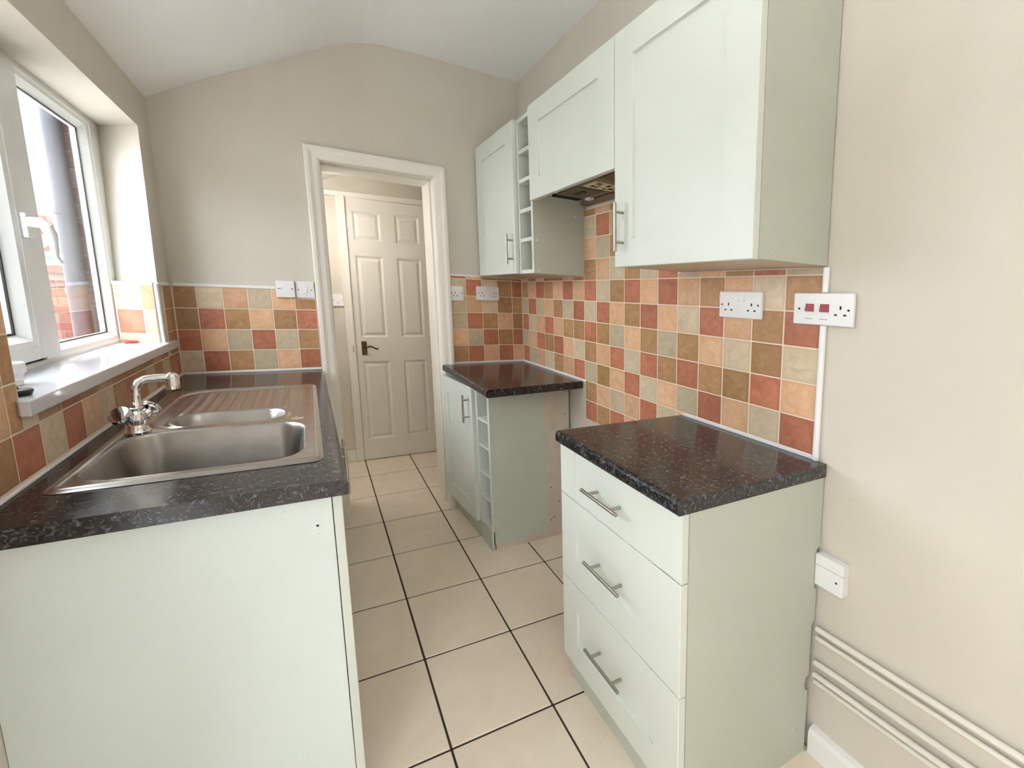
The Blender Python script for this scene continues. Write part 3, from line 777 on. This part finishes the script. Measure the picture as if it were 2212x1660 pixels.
for (u, h) in ((0.03, 0.72), (0.035, 0.53), (0.04, 0.34), (0.045, 0.20), (0.05, 0.075), (0.25, 0.70), (0.255, 0.53), (0.26, 0.36), (0.265, 0.22), (0.27, 0.09)):
    cap(sp2, SPf, u, h, r=0.0032, material=SAGE)
for (u, h) in ((0.445, 0.70), (0.35, 0.29), (0.40, 0.20), (0.345, 0.10), (0.365, 0.115)): hole(sp2, SPf, u, h, 0.0, 0.0035)

# ------------------------------------------------------------------ wall cabinets
FWc = lambda u, h, n: (-0.2845 - n, -u, h)
ZB, ZT = 1.452, 2.186
wc = thing('wall_cabinet', (-0.14, -1.58, ZB), 'large sage wall cabinet with handle hanging nearest the camera', 'wall cabinet')
sd = mk('side_panel', MB().box(-0.2825, -0.001, -1.834, -1.818, ZB + .002, 2.19), SAGE_SHADE, wc)
mk('side_panel', MB().box(-0.2825, -0.001, -1.338, -1.324, ZB + .002, 2.19), SAGE_SHADE, wc)
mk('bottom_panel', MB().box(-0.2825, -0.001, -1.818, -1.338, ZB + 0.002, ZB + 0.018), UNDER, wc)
mk('top_panel', MB().box(-0.2825, -0.001, -1.818, -1.338, 2.174, 2.19), SAGE_SHADE, wc)
d = mk('door', shaker(MB(), FWc, 1.3245, 1.8335, ZB, ZT, 0.021, 0.088, 0.088, 0.088), SAGE, wc)
bar_handle(d, FWc, 1.368, 1.578, 0.155, True, base=0.021, out=0.034)
WSf = lambda u, h, n: (u, -1.834 - n, h)
cap(sd, WSf, -0.235, ZB + 0.022, r=0.006, material=SAGE_SHADE); cap(sd, WSf, -0.035, ZB + 0.016, r=0.006, material=SAGE_SHADE)
hc_ = thing('hood_cabinet', (-0.14, -1.02, 1.78), 'short sage wall cabinet with lift-up door over the cooker hood', 'wall cabinet')
mk('door', shaker(MB(), FWc, 0.716, 1.3205, 1.778, ZT, 0.021, 0.088, 0.088, 0.088), SAGE, hc_)
c = MB(); c.box(-0.2825, -0.001, -0.732, -0.718, 1.80, 2.186); c.box(-0.2825, -0.001, -1.322, -1.308, 1.80, 2.186); c.box(-0.2825, -0.001, -1.308, -0.732, 2.17, 2.186)
mk('carcass', c, SAGE_SHADE, hc_)
wrw = thing('wall_wine_rack', (-0.14, -0.63, ZB), 'tall narrow sage wall wine rack with five square pigeonholes', 'wine rack')
s1 = mk('side_panel', MB().box(-0.285, -0.001, -0.706, -0.690, ZB, 2.182), SAGE_SHADE, wrw)
mk('side_panel', MB().box(-0.285, -0.001, -0.572, -0.558, ZB, 2.182), SAGE, wrw)
for (a, b) in ((-0.7065, -0.6895), (-0.5725, -0.5575)): mk('front_edging', MB().box(-0.2865, -0.285, a, b, ZB, 2.182), SAGE, wrw)
for h in (1.470, 1.623, 1.761, 1.903, 2.037, 2.182): mk('shelf', MB().box(-0.2845, -0.02, -0.690, -0.572, h - 0.018, h), SAGE, wrw)
mk('back_board', MB().box(-0.02, -0.002, -0.690, -0.572, ZB, 2.182), SAGE_SHADE, wrw)
WRf = lambda u, h, n: (u, -0.706 - n, h)
cap(s1, WRf, -0.268, 1.605, r=0.006, material=SAGE); cap(s1, WRf, -0.052, 1.735, r=0.006, material=SAGE); cap(s1, WRf, -0.262, 1.464, r=0.005, material=SAGE)
fc = thing('wall_cabinet', (-0.14, -0.29, ZB), 'narrow sage wall cabinet in the corner beside the doorway', 'wall cabinet')
d = mk('door', shaker(MB(), FWc, 0.048, 0.550, ZB, ZT, 0.021, 0.086, 0.088, 0.088), SAGE, fc)
bar_handle(d, FWc, 0.520, 1.572, 0.148, True, base=0.021, out=0.034)
c = MB(); c.box(-0.2825, -0.001, -0.066, -0.050, ZB, 2.186); c.box(-0.2825, -0.001, -0.552, -0.538, ZB, 2.186); c.box(-0.2825, -0.001, -0.538, -0.066, 2.17, 2.186)
mk('carcass', c, SAGE_SHADE, fc)
mk('bottom_panel', MB().box(-0.2825, -0.001, -0.538, -0.066, ZB, ZB + 0.016), UNDER, fc)
mk('filler', MB().box(-0.2825, -0.27, -0.048, -0.002, ZB, 2.186), SAGE, fc)

# extractor hood in the hood cabinet ------------------------------------------------
hd = thing('cooker_hood', (-0.15, -1.02, 1.80), 'grey built-in cooker hood underside with cream instruction label', 'cooker hood')
mk('body', MB().box(-0.262, -0.045, -1.300, -0.800, 1.802, 1.90), GREYP, hd, bevel=0.002)
mk('front_rail', MB().box(-0.281, -0.262, -1.305, -0.74, 1.796, 1.84), DGREY, hd)
fl = mk('filter_panel', MB().box(-0.222, -0.085, -0.975, -0.832, 1.7985, 1.802), FILTER, hd)
mk('filter_grip', MB().box(-0.165, -0.145, -0.935, -0.872, 1.794, 1.7985), DGREY, fl, bevel=0.002)
fl2 = mk('filter_panel', MB().box(-0.222, -0.085, -1.285, -1.13, 1.7985, 1.802), FILTER, hd)
ib = mk('instruction_label', MB().box(-0.205, -0.058, -1.082, -0.995, 1.799, 1.802), CREAM, hd)
pr = MB()
for (a, b, c1, d1) in ((-0.185, -0.165, -1.035, -1.01), (-0.158, -0.150, -1.045, -1.005), (-0.130, -0.112, -1.07, -1.045), (-0.185, -0.160, -1.075, -1.055), (-0.098, -0.074, -1.035, -1.012), (-0.12, -0.105, -1.02, -1.005), (-0.085, -0.07, -1.075, -1.05)):
    mk('printed_mark', MB().box(a, b, c1, d1, 1.7986, 1.799), BROWN, ib)
mk('rear_clip', MB().box(-0.068, -0.045, -0.85, -0.812, 1.793, 1.802), PLAST, hd)
mk('duct', MB().box(-0.2, -0.06, -0.79, -0.74, 1.805, 1.9), DARK, hd)
for yy in (-0.86, -0.98, -1.11): mk('screw', MB().lathe((-0.272, yy, 1.7955), (0, 0, 1), [(0.004, 0), (0.004, 0.001)], 10), DARK, hd)
rl2 = mk('wall_rail', MB().box(-0.040, -0.002, -1.303, -0.736, 1.786, 1.800), mat('shaded_brown', (128, 104, 84), 0.6), hd)  # dark brown paints in the shadow under the hood

# ------------------------------------------------------------------ sink and tap
sink = thing('kitchen_sink', (-1.51, -0.88, ZW), 'inset stainless steel sink with bowl, half bowl and ribbed drainer', 'sink')
SX0, SX1, SY0, SY1 = -1.768, -1.250, -1.354, -0.398
def sdr(x, y, x0, x1, y0, y1, r):
    cx, cy = (x0 + x1) / 2, (y0 + y1) / 2; hx, hy = (x1 - x0) / 2 - r, (y1 - y0) / 2 - r
    dx, dy = abs(x - cx) - hx, abs(y - cy) - hy
    return math.hypot(max(dx, 0), max(dy, 0)) + min(max(dx, dy), 0) - r
def sst(t): t = max(0, min(1, t)); return t * t * (3 - 2 * t)
BIG = (-1.742, -1.292, -1.318, -0.975, 0.085); HALF = (-1.660, -1.352, -0.938, -0.786, 0.070); DRN = (-1.722, -1.296, -0.955, -0.420, 0.11)
def hgt(x, y):
    z = ZW + 0.0055
    e = sdr(x, y, SX0, SX1, SY0, SY1, 0.028)
    z -= 0.0045 * sst((e + 0.012) / 0.012)
    z += 0.0022 * sst(1 - abs(e + 0.016) / 0.008)          # raised outer bead
    db = sdr(x, y, *BIG); dh = sdr(x, y, *HALF); dd = sdr(x, y, *DRN)
    reg = 'deck'
    if db < 0:
        reg = 'main_bowl'; z -= 0.150 * (0.12 * sst(-db / 0.012) + 0.88 * sst((-db - 0.004) / 0.042))
    elif dh < 0:
        reg = 'half_bowl'; z -= 0.085 * (0.12 * sst(-dh / 0.010) + 0.88 * sst((-dh - 0.004) / 0.040))
    elif dd < 0 and db > 0.020 and dh > 0.006:
        reg = 'drainer'; k = sst(-dd / 0.012) * sst((db - 0.020) / 0.02) * sst((dh - 0.006) / 0.012)
        z -= 0.006 * k
        if y > -0.80:
            in_ = sst((-dd - 0.03) / 0.015) * sst((y + 0.785) / 0.02)
            ph = (x + 1.722) / 0.033 * 2 * math.pi
            z += 0.0045 * in_ * sst((math.cos(ph) - 0.1) * 1.4)
    return z, reg
nx, ny = 131, 240
gv = [[None] * (ny + 1) for _ in range(nx + 1)]
for i in range(nx + 1):
    for j in range(ny + 1):
        x = SX0 + (SX1 - SX0) * i / nx; y = SY0 + (SY1 - SY0) * j / ny
        # pull grid corners in so the outline is rounded
        r_ = 0.026
        ax = max(SX0 + r_ - x, x - (SX1 - r_), 0); ay = max(SY0 + r_ - y, y - (SY1 - r_), 0)
        h_ = math.hypot(ax, ay)
        if ax > 0 and ay > 0:
            mxy = max(ax, ay); k = mxy / h_
            sx = -1 if x < -1.5 else 1; sy = -1 if y < -0.9 else 1
            bx = (SX0 + r_) if sx < 0 else (SX1 - r_); by = (SY0 + r_) if sy < 0 else (SY1 - r_)
            x = bx + sx * ax * k; y = by + sy * ay * k
        gv[i][j] = (x, y) + hgt(x, y)
regs = {}
for i in range(nx):
    for j in range(ny):
        rr_ = gv[i][j][3] if gv[i][j][3] == gv[i + 1][j + 1][3] else 'deck'
        if 'main_bowl' in (gv[i][j][3], gv[i + 1][j + 1][3], gv[i + 1][j][3], gv[i][j + 1][3]): rr_ = 'main_bowl'
        elif 'half_bowl' in (gv[i][j][3], gv[i + 1][j + 1][3], gv[i + 1][j][3], gv[i][j + 1][3]): rr_ = 'half_bowl'
        regs.setdefault(rr_, []).append((i, j))
for nm, cells in regs.items():
    idx = {}; vs = []; fs = []
    for i, j in cells:
        f = []
        for (a, b) in ((i, j), (i + 1, j), (i + 1, j + 1), (i, j + 1)):
            if (a, b) not in idx:
                idx[(a, b)] = len(vs); vs.append(gv[a][b][:3])
            f.append(idx[(a, b)])
        fs.append(tuple(f))
    mb = MB(); mb.v = vs; mb.f = fs
    me_o = mk(nm, mb, BOWLST if 'bowl' in nm else STEEL, sink)
    me_o.data.flip_normals() if me_o.data.polygons[0].normal.z < 0 else None
    for p_ in me_o.data.polygons: p_.use_smooth = True
mk('waste', MB().lathe((-1.517, -1.14, ZW - 0.1455), (0, 0, 1), [(0.040, 0), (0.040, 0.003), (0.030, 0.004), (0.026, 0.0015)], 28), CHROME, sink, smooth=True)
mk('waste', MB().lathe((-1.506, -0.862, ZW - 0.0805), (0, 0, 1), [(0.030, 0), (0.030, 0.003), (0.022, 0.002)], 24), CHROME, sink, smooth=True)
mk('overflow_cap', MB().lathe((-1.316, -0.947, ZW + 0.0035), (0, 0, 1), [(0.019, 0), (0.019, 0.002), (0.012, 0.0035)], 24), CHROME, sink, smooth=True)

tap = thing('mixer_tap', (-1.716, -0.965, ZW + 0.004), 'chrome two-handled mixer tap behind the sink with swivel spout', 'tap')
TX, TY, TZ = -1.716, -0.965, ZW + 0.0062
mk('body', MB().lathe((TX, TY, TZ), (0, 0, 1), [(0.029, 0), (0.030, 0.006), (0.026, 0.012), (0.024, 0.030), (0.026, 0.044), (0.022, 0.058), (0.017, 0.066), (0.019, 0.068), (0.019, 0.073), (0.015, 0.075)], 28), CHROME, tap, smooth=True)
spt = MB(); spx = TX + 0.004; spy = TY + 0.006
spt.tube([(spx, spy, TZ + 0.07), (spx, spy, TZ + 0.105), (spx + 0.002, spy + 0.001, TZ + 0.125), (spx + 0.010, spy + 0.004, TZ + 0.142), (spx + 0.024, spy + 0.009, TZ + 0.150), (spx + 0.055, spy + 0.016, TZ + 0.152), (spx + 0.072, spy + 0.020, TZ + 0.151)], [0.0125, 0.0120, 0.0115, 0.0112, 0.011, 0.011, 0.0115], 16)
spo = mk('spout', spt, CHROME, tap, smooth=True)
mk('nozzle', MB().lathe((spx + 0.082, spy + 0.022, TZ + 0.117), (0, 0, 1), [(0.0175, 0), (0.0175, 0.026), (0.0168, 0.036), (0.013, 0.044), (0.004, 0.048)], 22), CHROME, spo, smooth=True)
for sgn, dirv, off in ((-1, (-0.30, -0.66, 0.69), (-0.008, -0.012, 0.034)), (1, (0.35, 0.72, 0.50), (0.008, 0.012, 0.036))):
    o_ = Vector((TX, TY, TZ)) + Vector(off)
    dv = Vector(dirv).normalized()
    kn = MB().lathe(o_ + dv * 0.008, dv, [(0.0145, 0), (0.0145, 0.016), (0.016, 0.02), (0.0255, 0.026), (0.027, 0.034), (0.025, 0.040), (0.020, 0.0415), (0.002, 0.0405)], 26)
    mk('tap_handle', kn, CHROME, tap, smooth=True)

# ------------------------------------------------------------------ electrical plates
def plate(name, label, cat, fn, w, h=0.086, th=0.011, group=None, mount=0.0):
    t_ = thing(name, fn(w / 2, 0, 0), label, cat, group)
    mk('plate', MB(fn).box(0, w, 0, h, 0.0, th), PLAST, t_, bevel=0.003)
    return t_
def pins(t_, fn, cu, ch, th=0.011, s=1.0):
    p = MB(fn)
    p.box(cu - 0.0022, cu + 0.0022, ch + 0.004, ch + 0.013, th - .001, th + 0.0004)
    p.box(cu - 0.0145, cu - 0.0075, ch - 0.0125, ch - 0.0080, th - .001, th + 0.0004)
    p.box(cu + 0.0075, cu + 0.0145, ch - 0.0125, ch - 0.0080, th - .001, th + 0.0004)
    mk('pin_slots', p, BLACK, t_)
def screw(t_, fn, u, h, th=0.011):
    o = Vector(fn(u, h, th - .0005)); ax = Vector(fn(u, h, th + 1)) - o
    mk('screw', MB().lathe(o, ax, [(0.0032, 0), (0.0032, 0.0007), (0.002, 0.0009)], 10), DGREY, t_)
def rocker(t_, fn, u, h, w, hh, material=PLAST, tilt=0.0025, th=0.011):
    p = MB(fn)
    p.add([(u - w / 2, h - hh / 2, th - .001), (u + w / 2, h - hh / 2, th - .001), (u + w / 2, h + hh / 2, th - .001), (u - w / 2, h + hh / 2, th - .001),
           (u - w / 2, h - hh / 2, th + tilt + .001), (u + w / 2, h - hh / 2, th + tilt + .001), (u + w / 2, h + hh / 2, th + .0012), (u - w / 2, h + hh / 2, th + .0012)],
          [(0, 3, 2, 1), (4, 5, 6, 7), (0, 1, 5, 4), (1, 2, 6, 5), (2, 3, 7, 6), (3, 0, 4, 7)])
    mk('rocker_switch', p, material, t_)

fn = on_right(-1.508, 1.297)
ds = plate('double_socket', 'white double socket on tiles left of the red-switched cooker plate', 'socket', fn, 0.152, 0.086)
pins(ds, fn, 0.036, 0.036); pins(ds, fn, 0.118, 0.036)
screw(ds, fn, 0.011, 0.043); screw(ds, fn, 0.140, 0.043)
rocker(ds, fn, 0.0665, 0.064, 0.0125, 0.024); rocker(ds, fn, 0.0865, 0.064, 0.0125, 0.024)
fn = on_right(-1.757, 1.294)
ck = plate('cooker_switch', 'white cooker control plate with two red rocker switches and socket', 'switch', fn, 0.152, 0.087)
for u in (0.045, 0.083):
    mk('rocker_surround', MB(fn).box(u - 0.0125, u + 0.0125, 0.026, 0.066, 0.0105, 0.0115), PLAST, ck, bevel=0.0005, seg=1)
    rocker(ck, fn, u, 0.047, 0.0215, 0.021, RED, 0.005, 0.0115)
    mk('printed_line', MB(fn).box(u - 0.012, u + 0.008, 0.015, 0.0175, 0.0105, 0.0114), LABEL, ck)
pins(ck, fn, 0.1215, 0.040); screw(ck, fn, 0.016, 0.043); screw(ck, fn, 0.1405, 0.043)
fn = on_far(-0.318, 1.304)
ds = plate('double_socket', 'white double socket on gable tiles under the corner wall cabinet', 'socket', fn, 0.149, 0.086)
pins(ds, fn, 0.036, 0.038); pins(ds, fn, 0.117, 0.038); screw(ds, fn, 0.015, 0.045); screw(ds, fn, 0.136, 0.045)
rocker(ds, fn, 0.066, 0.066, 0.012, 0.024); rocker(ds, fn, 0.085, 0.066, 0.012, 0.024)
fn = on_far(-0.489, 1.297)
ss_ = plate('single_socket', 'white single socket on gable tiles right beside the doorway architrave', 'socket', fn, 0.086, 0.088)
pins(ss_, fn, 0.034, 0.040); screw(ss_, fn, 0.012, 0.046); screw(ss_, fn, 0.074, 0.046); rocker(ss_, fn, 0.066, 0.066, 0.013, 0.025)
fn = on_far(-1.390, 1.288, 0.0)
fu = plate('fused_switch', 'white fused switch plate above sink tiles, further from the doorway', 'switch', fn, 0.084, 0.085, th=0.016)
rocker(fu, fn, 0.059, 0.044, 0.015, 0.024, PLAST, 0.003, 0.016)
mk('fuse_holder', MB(fn).box(0.024, 0.033, 0.035, 0.056, 0.0155, 0.0168), PLAST, fu, bevel=0.0005, seg=1)
mk('fuse_slot', MB(fn).box(0.0225, 0.0245, 0.040, 0.050, 0.0156, 0.0169), BLACK, fu)
screw(fu, fn, 0.013, 0.044, 0.016); screw(fu, fn, 0.072, 0.044, 0.016)
fn = on_far(-1.302, 1.288, 0.002)
ls = plate('light_switch', 'white light switch plate touching the doorway architrave above sink tiles', 'switch', fn, 0.085, 0.085, th=0.010)
rocker(ls, fn, 0.043, 0.042, 0.014, 0.024, PLAST, 0.004, 0.010); screw(ls, fn, 0.012, 0.042, 0.010); screw(ls, fn, 0.073, 0.042, 0.010)
fn = on_far(-1.093, 1.212, 0.975)
hs_ = plate('light_switch', 'white light switch on hallway wall left of the six-panel door', 'switch', fn, 0.082, 0.087, th=0.012)
rocker(hs_, fn, 0.044, 0.044, 0.012, 0.024, PLAST, 0.006, 0.012); screw(hs_, fn, 0.014, 0.044, 0.012); screw(hs_, fn, 0.072, 0.044, 0.012)
# surface box low on the party wall behind the drawer unit
fn = on_right(-1.862, 0.553, 0.006)
lb = plate('surface_socket', 'white surface-mounted electrical box low on wall beside the drawer unit', 'socket', fn, 0.072, 0.094, th=0.030)
mk('lid_seam', MB(fn).box(0.0, 0.0723, 0.062, 0.0632, 0.022, 0.0304), LABEL, lb); screw(lb, fn, 0.056, 0.036, 0.030)

# ------------------------------------------------------------------ pipes and skirting, near right
for (z0, z1, rr_, x, lab) in ((0.408, 0.425, 0.0085, -0.008, 'topmost white painted heating pipe along the wall'), (0.379, 0.395, 0.0075, -0.006, 'second white painted pipe from the top along the wall'),
                         (0.300, 0.326, 0.0085, -0.008, 'third white painted pipe from the top along the wall'), (0.262, 0.286, 0.0085, -0.010, 'fourth white painted pipe from the top along the wall'),
                         (0.236, 0.262, 0.0075, -0.004, 'lowest white painted pipe above the skirting board')):
    p = MB(); p.tube([(x, -1.869, z0), (x, -2.05, z0 + (z1 - z0) * 0.42), (x, -2.27, z1), (x, -4.29, z1 + 0.01)], rr_, 12)
    tag(mk('heating_pipe', p, PIPEP, smooth=True), lab, 'pipe', 'painted heating pipes on the party wall')
bsk = MB(); bsk.prism([(0.006, 0.0), (-0.018, 0.0), (-0.018, 0.068), (-0.012, 0.082), (0.006, 0.086)], lambda p, t: (p[0], t, p[1]), -4.3, -1.868)
struct(mk('baseboard_right', bsk, SKIRT), 'white skirting board on the party wall below the pipes', 'baseboard')

# ------------------------------------------------------------------ things on the sill
pc = thing('bottle_cap', (-1.895, -1.075, 1.0865), 'white ridged bottle top standing on the window sill', 'bottle cap')
mk('cap', MB().lathe((-1.895, -1.075, 1.0865), (0, 0, 1), [(0.016, 0), (0.016, 0.010), (0.019, 0.012), (0.019, 0.016), (0.017, 0.018), (0.017, 0.022), (0.020, 0.024), (0.020, 0.028), (0.024, 0.030), (0.024, 0.052), (0.022, 0.054)], 22), PLAST, pc, smooth=True)
pg = thing('sink_plug', (-1.83, -1.205, 1.0865), 'black rubber sink plug lying on the near end of the sill', 'sink plug')
mk('disc', MB().lathe((-1.833, -1.205, 1.0865), (0, 0, 1), [(0.019, 0), (0.022, 0.004), (0.024, 0.010), (0.022, 0.013), (0.006, 0.014)], 24), BLACK, pg, smooth=True)
mk('tab', MB().tube([(-1.833, -1.205, 1.098), (-1.842, -1.198, 1.108), (-1.852, -1.190, 1.118), (-1.861, -1.182, 1.121)], [0.004, 0.004, 0.0035, 0.003], 8), BLACK, pg, smooth=True)
tag(mk('plastic_disc', MB().lathe((-1.925, -0.195, 1.0865), (0.1, 0.05, 1), [(0.022, 0), (0.025, 0.003), (0.024, 0.007), (0.020, 0.009)], 24), REDTOY, smooth=True), 'small red plastic disc in the far corner of the sill', 'disc')

# ------------------------------------------------------------------ outdoors
yard = struct(box('ground', CONC, -9, -2.05, -6, 8, -0.35, -0.25), 'grey concrete back yard outside the window', 'ground')
tag(mk('sky_blocker', MB().prism([(-5.6, -0.25), (-4.02, -0.25), (-4.02, 2.25), (-5.6, 2.5)], lambda p, t: (p[0], t, p[1]), -6.0, -2.1), mat('grey_render', (158, 154, 148), 0.9)), 'pale rendered block added unseen across the yard to hold back low sky', 'sky_blocker')  # unseen block added to shape the light through the side door
tag(mk('boundary_wall', MB().prism([(-4.25, -0.25), (-4.05, -0.25), (-4.05, 1.55), (-4.15, 1.62), (-4.25, 1.55)], lambda p, t: (p[0], t, p[1]), -2.08, 2.6), RENDER), 'white rendered boundary wall across the narrow yard', 'garden wall')
bk = thing('skyline_blocker', (-1.0, -9.0, -0.25), 'red brick house shape added unseen to block low sky at the back', 'house')  # unseen house added so only low surfaces get sky from the back
mk('wall', MB().box(-7.0, 5.0, -9.6, -9.0, -0.25, 2.7), BRICK[0], bk)
mk('roof', MB().prism([(-8.9, 2.7), (-9.7, 2.7), (-12.0, 4.0), (-12.0, 4.15)], lambda p, t: (t, p[0], p[1]), -7.2, 5.2), SLATE, bk)
tag(mk('garden_lawn', MB().box(-2.04, 5.0, -9.0, -4.43, -0.26, -0.15), CONC), 'paved garden behind the photographer', 'paving', kind='structure')
def brick_wall(name, label, x0, x1, z0, z1, y, depth, light=False, cat='wall', kind='structure'):
    w = mk(name, MB().box(x0 + .01, x1 - .01, y + 0.006, y + depth, z0, z1), MORTAR)
    tag(w, label, cat, kind=kind)
    rows = int((z1 - z0) / 0.075); cache = {}
    for r in range(rows):
        x = x0 - (0.1125 if r % 2 else 0)
        while x < x1 - 0.02:
            a, b = max(x, x0), min(x + 0.215, x1); x += 0.225
            if b - a < 0.03: continue
            k = random.randrange(3)
            key = (round(b - a, 3), k)
            if key not in cache:
                hw = (b - a) / 2
                me = mesh_from('brick', *(lambda q: (q.v, q.f))(MB().box(-hw, hw, -0.0, 0.05, 0, 0.065)), bevel=0.004, seg=1)
                me.materials.append(BRICK[k]); cache[key] = me
            link('brick', cache[key], ((a + b) / 2, y - random.uniform(0, 0.004), z0 + r * 0.075 + 0.005), w)
    return w
brick_wall('garden_wall', 'weathered red brick yard wall seen through the window', -4.1, -2.55, -0.25, 1.38, 2.70, 0.22, cat='garden wall', kind='thing')
tag(mk('coping', MB().box(-4.15, -2.5, 2.66, 2.96, 1.381, 1.455), BRICK[1], bevel=0.01), 'rough brick coping on top of the yard wall', 'coping')
brick_wall('house_pier', 'red brick corner of the house beside the grey drainpipe', -2.195, -2.052, 0.55, 2.80, 0.125, 0.8, cat='brick pier', kind='thing')
dp = thing('drainpipe', (-2.158, 0.075, -0.25), 'grey plastic drainpipe clipped to the brick corner outside', 'drainpipe')
mk('pipe', MB().tube([(-2.158, 0.075, -0.25), (-2.158, 0.075, 3.1)], 0.034, 20), DPIPE, dp, smooth=True)
for z in (1.632, 1.29, 0.95):
    c = MB(); c.lathe((-2.158, 0.075, z - 0.014), (0, 0, 1), [(0.0385, 0), (0.0385, 0.028)], 20); c.box(-2.165, -2.15, 0.08, 0.119, z - 0.014, z + 0.014)
    mk('bracket', c, DPIPE, dp, smooth=True)
# neighbour's lean-to with gutter
lt = thing('lean_to', (-4.2, 5.0, -0.25), 'white rendered outbuilding with blue gutter beyond the yard wall', 'outbuilding')
mk('wall', MB().box(-5.4, -3.2, 5.0, 6.6, -0.25, 1.57), RENDER, lt); mk('gutter', MB().box(-5.45, -3.15, 4.93, 5.0, 1.575, 1.605), BLUE, lt); mk('roof', MB().box(-5.45, -3.15, 4.95, 6.65, 1.61, 1.66), RENDER, lt)
hs2 = thing('brick_house', (-9.5, 19, -0.25), 'distant brick house with slate roof, gable and chimney', 'house')
gb = MB(); gb.prism([(-8.55, -0.25), (-7.35, -0.25), (-7.35, 2.02), (-7.98, 2.52), (-8.55, 2.02)], lambda p, t: (p[0], t, p[1]), 16.0, 18.0)
mk('gable', gb, BRICK[0], hs2)
rf = MB(); rf.prism([(-8.62, 2.0), (-7.98, 2.60), (-7.28, 2.0), (-7.28, 1.92), (-7.98, 2.50), (-8.62, 1.92)], lambda p, t: (p[0], t, p[1]), 15.9, 18.1)
mk('roof', rf, SLATE, hs2)
mw = MB(); mw.prism([(17.0, -0.25), (20.0, -0.25), (20.0, 1.9), (18.5, 2.75), (17.0, 1.9)], lambda p, t: (t, p[0], p[1]), -13, -7.0)
mk('main_wall', mw, BRICK[0], hs2)
mr_ = MB(); mr_.prism([(16.8, 1.8), (18.5, 2.95), (20.2, 1.8), (20.2, 1.7), (18.5, 2.8), (16.8, 1.7)], lambda p, t: (t, p[0], p[1]), -13.2, -6.9)
mk('main_roof', mr_, SLATE, hs2)
mk('chimney', MB().box(-9.35, -9.0, 18.3, 18.7, 2.7, 3.45), BRICK[0], hs2)
wd = mk('window', MB().box(-8.02, -7.82, 15.96, 16.0, 2.05, 2.32), UPVC, hs2)
mk('pane', MB().box(-8.00, -7.93, 15.955, 15.96, 2.08, 2.29), BLACK, wd); mk('pane', MB().box(-7.91, -7.84, 15.955, 15.96, 2.08, 2.29), BLACK, wd)

# ------------------------------------------------------------------ unseen fill lamps added to brighten the rooms
def dome(name, loc, r, power, label, col=(1, 0.93, 0.84)):
    t_ = thing(name, loc, label, 'ceiling light')
    x, y, z = loc
    mk('base', MB().lathe((x, y, z - 0.03), (0, 0, 1), [(r * 0.6, 0), (r * 0.6, 0.03)], 28), PLAST, t_, smooth=True)
    mk('globe', MB().lathe((x, y, z - 0.11), (0, 0, 1), [(0.01, 0), (r * .6, 0.012), (r * .92, 0.045), (r, 0.08), (r * .6, 0.081)], 28), emit_mat(name + '_glow', (252, 250, 248), power), t_, smooth=True)
PX, PY, PR = -0.80, -2.0, 0.11
pd = thing('fill_pendant', (PX, PY, 2.62), 'small white globe fill lamp added unseen above the frame', 'fill light')  # globe added out of view to lift the kitchen ceiling
mk('rose', MB().lathe((PX, PY, 2.615), (0, 0, 1), [(0.045, 0), (0.05, 0.02)], 24), PLAST, pd, smooth=True)
mk('flex', MB().cyl((PX, PY, 2.49), (PX, PY, 2.615), 0.003, 8), PLAST, pd)
gl_ = MB().lathe((PX, PY, 2.49 - 2 * PR), (0, 0, 1), [(PR * math.sin(math.pi * k / 16), PR - PR * math.cos(math.pi * k / 16)) for k in range(17)], 32)
mk('globe', gl_, emit_mat('globe_glow', (248, 250, 255), 6.0), pd, smooth=True)
dome('hall_fill_light', (-1.34, 0.40, 1.985), 0.12, 16.0, 'round white fill light added out of sight under the hallway slope')  # lamp added behind the doorway wall to brighten the hallway

# ------------------------------------------------------------------ the whole square-built scene is sheared in z to fit the skewed view, by Z_SHEAR across its width
for me in bpy.data.meshes:
    for v in me.vertices: v.co.z -= Z_SHEAR * v.co.x
for o in bpy.data.objects:
    if o.type in ('MESH', 'EMPTY'): o.location.z -= Z_SHEAR * o.location.x
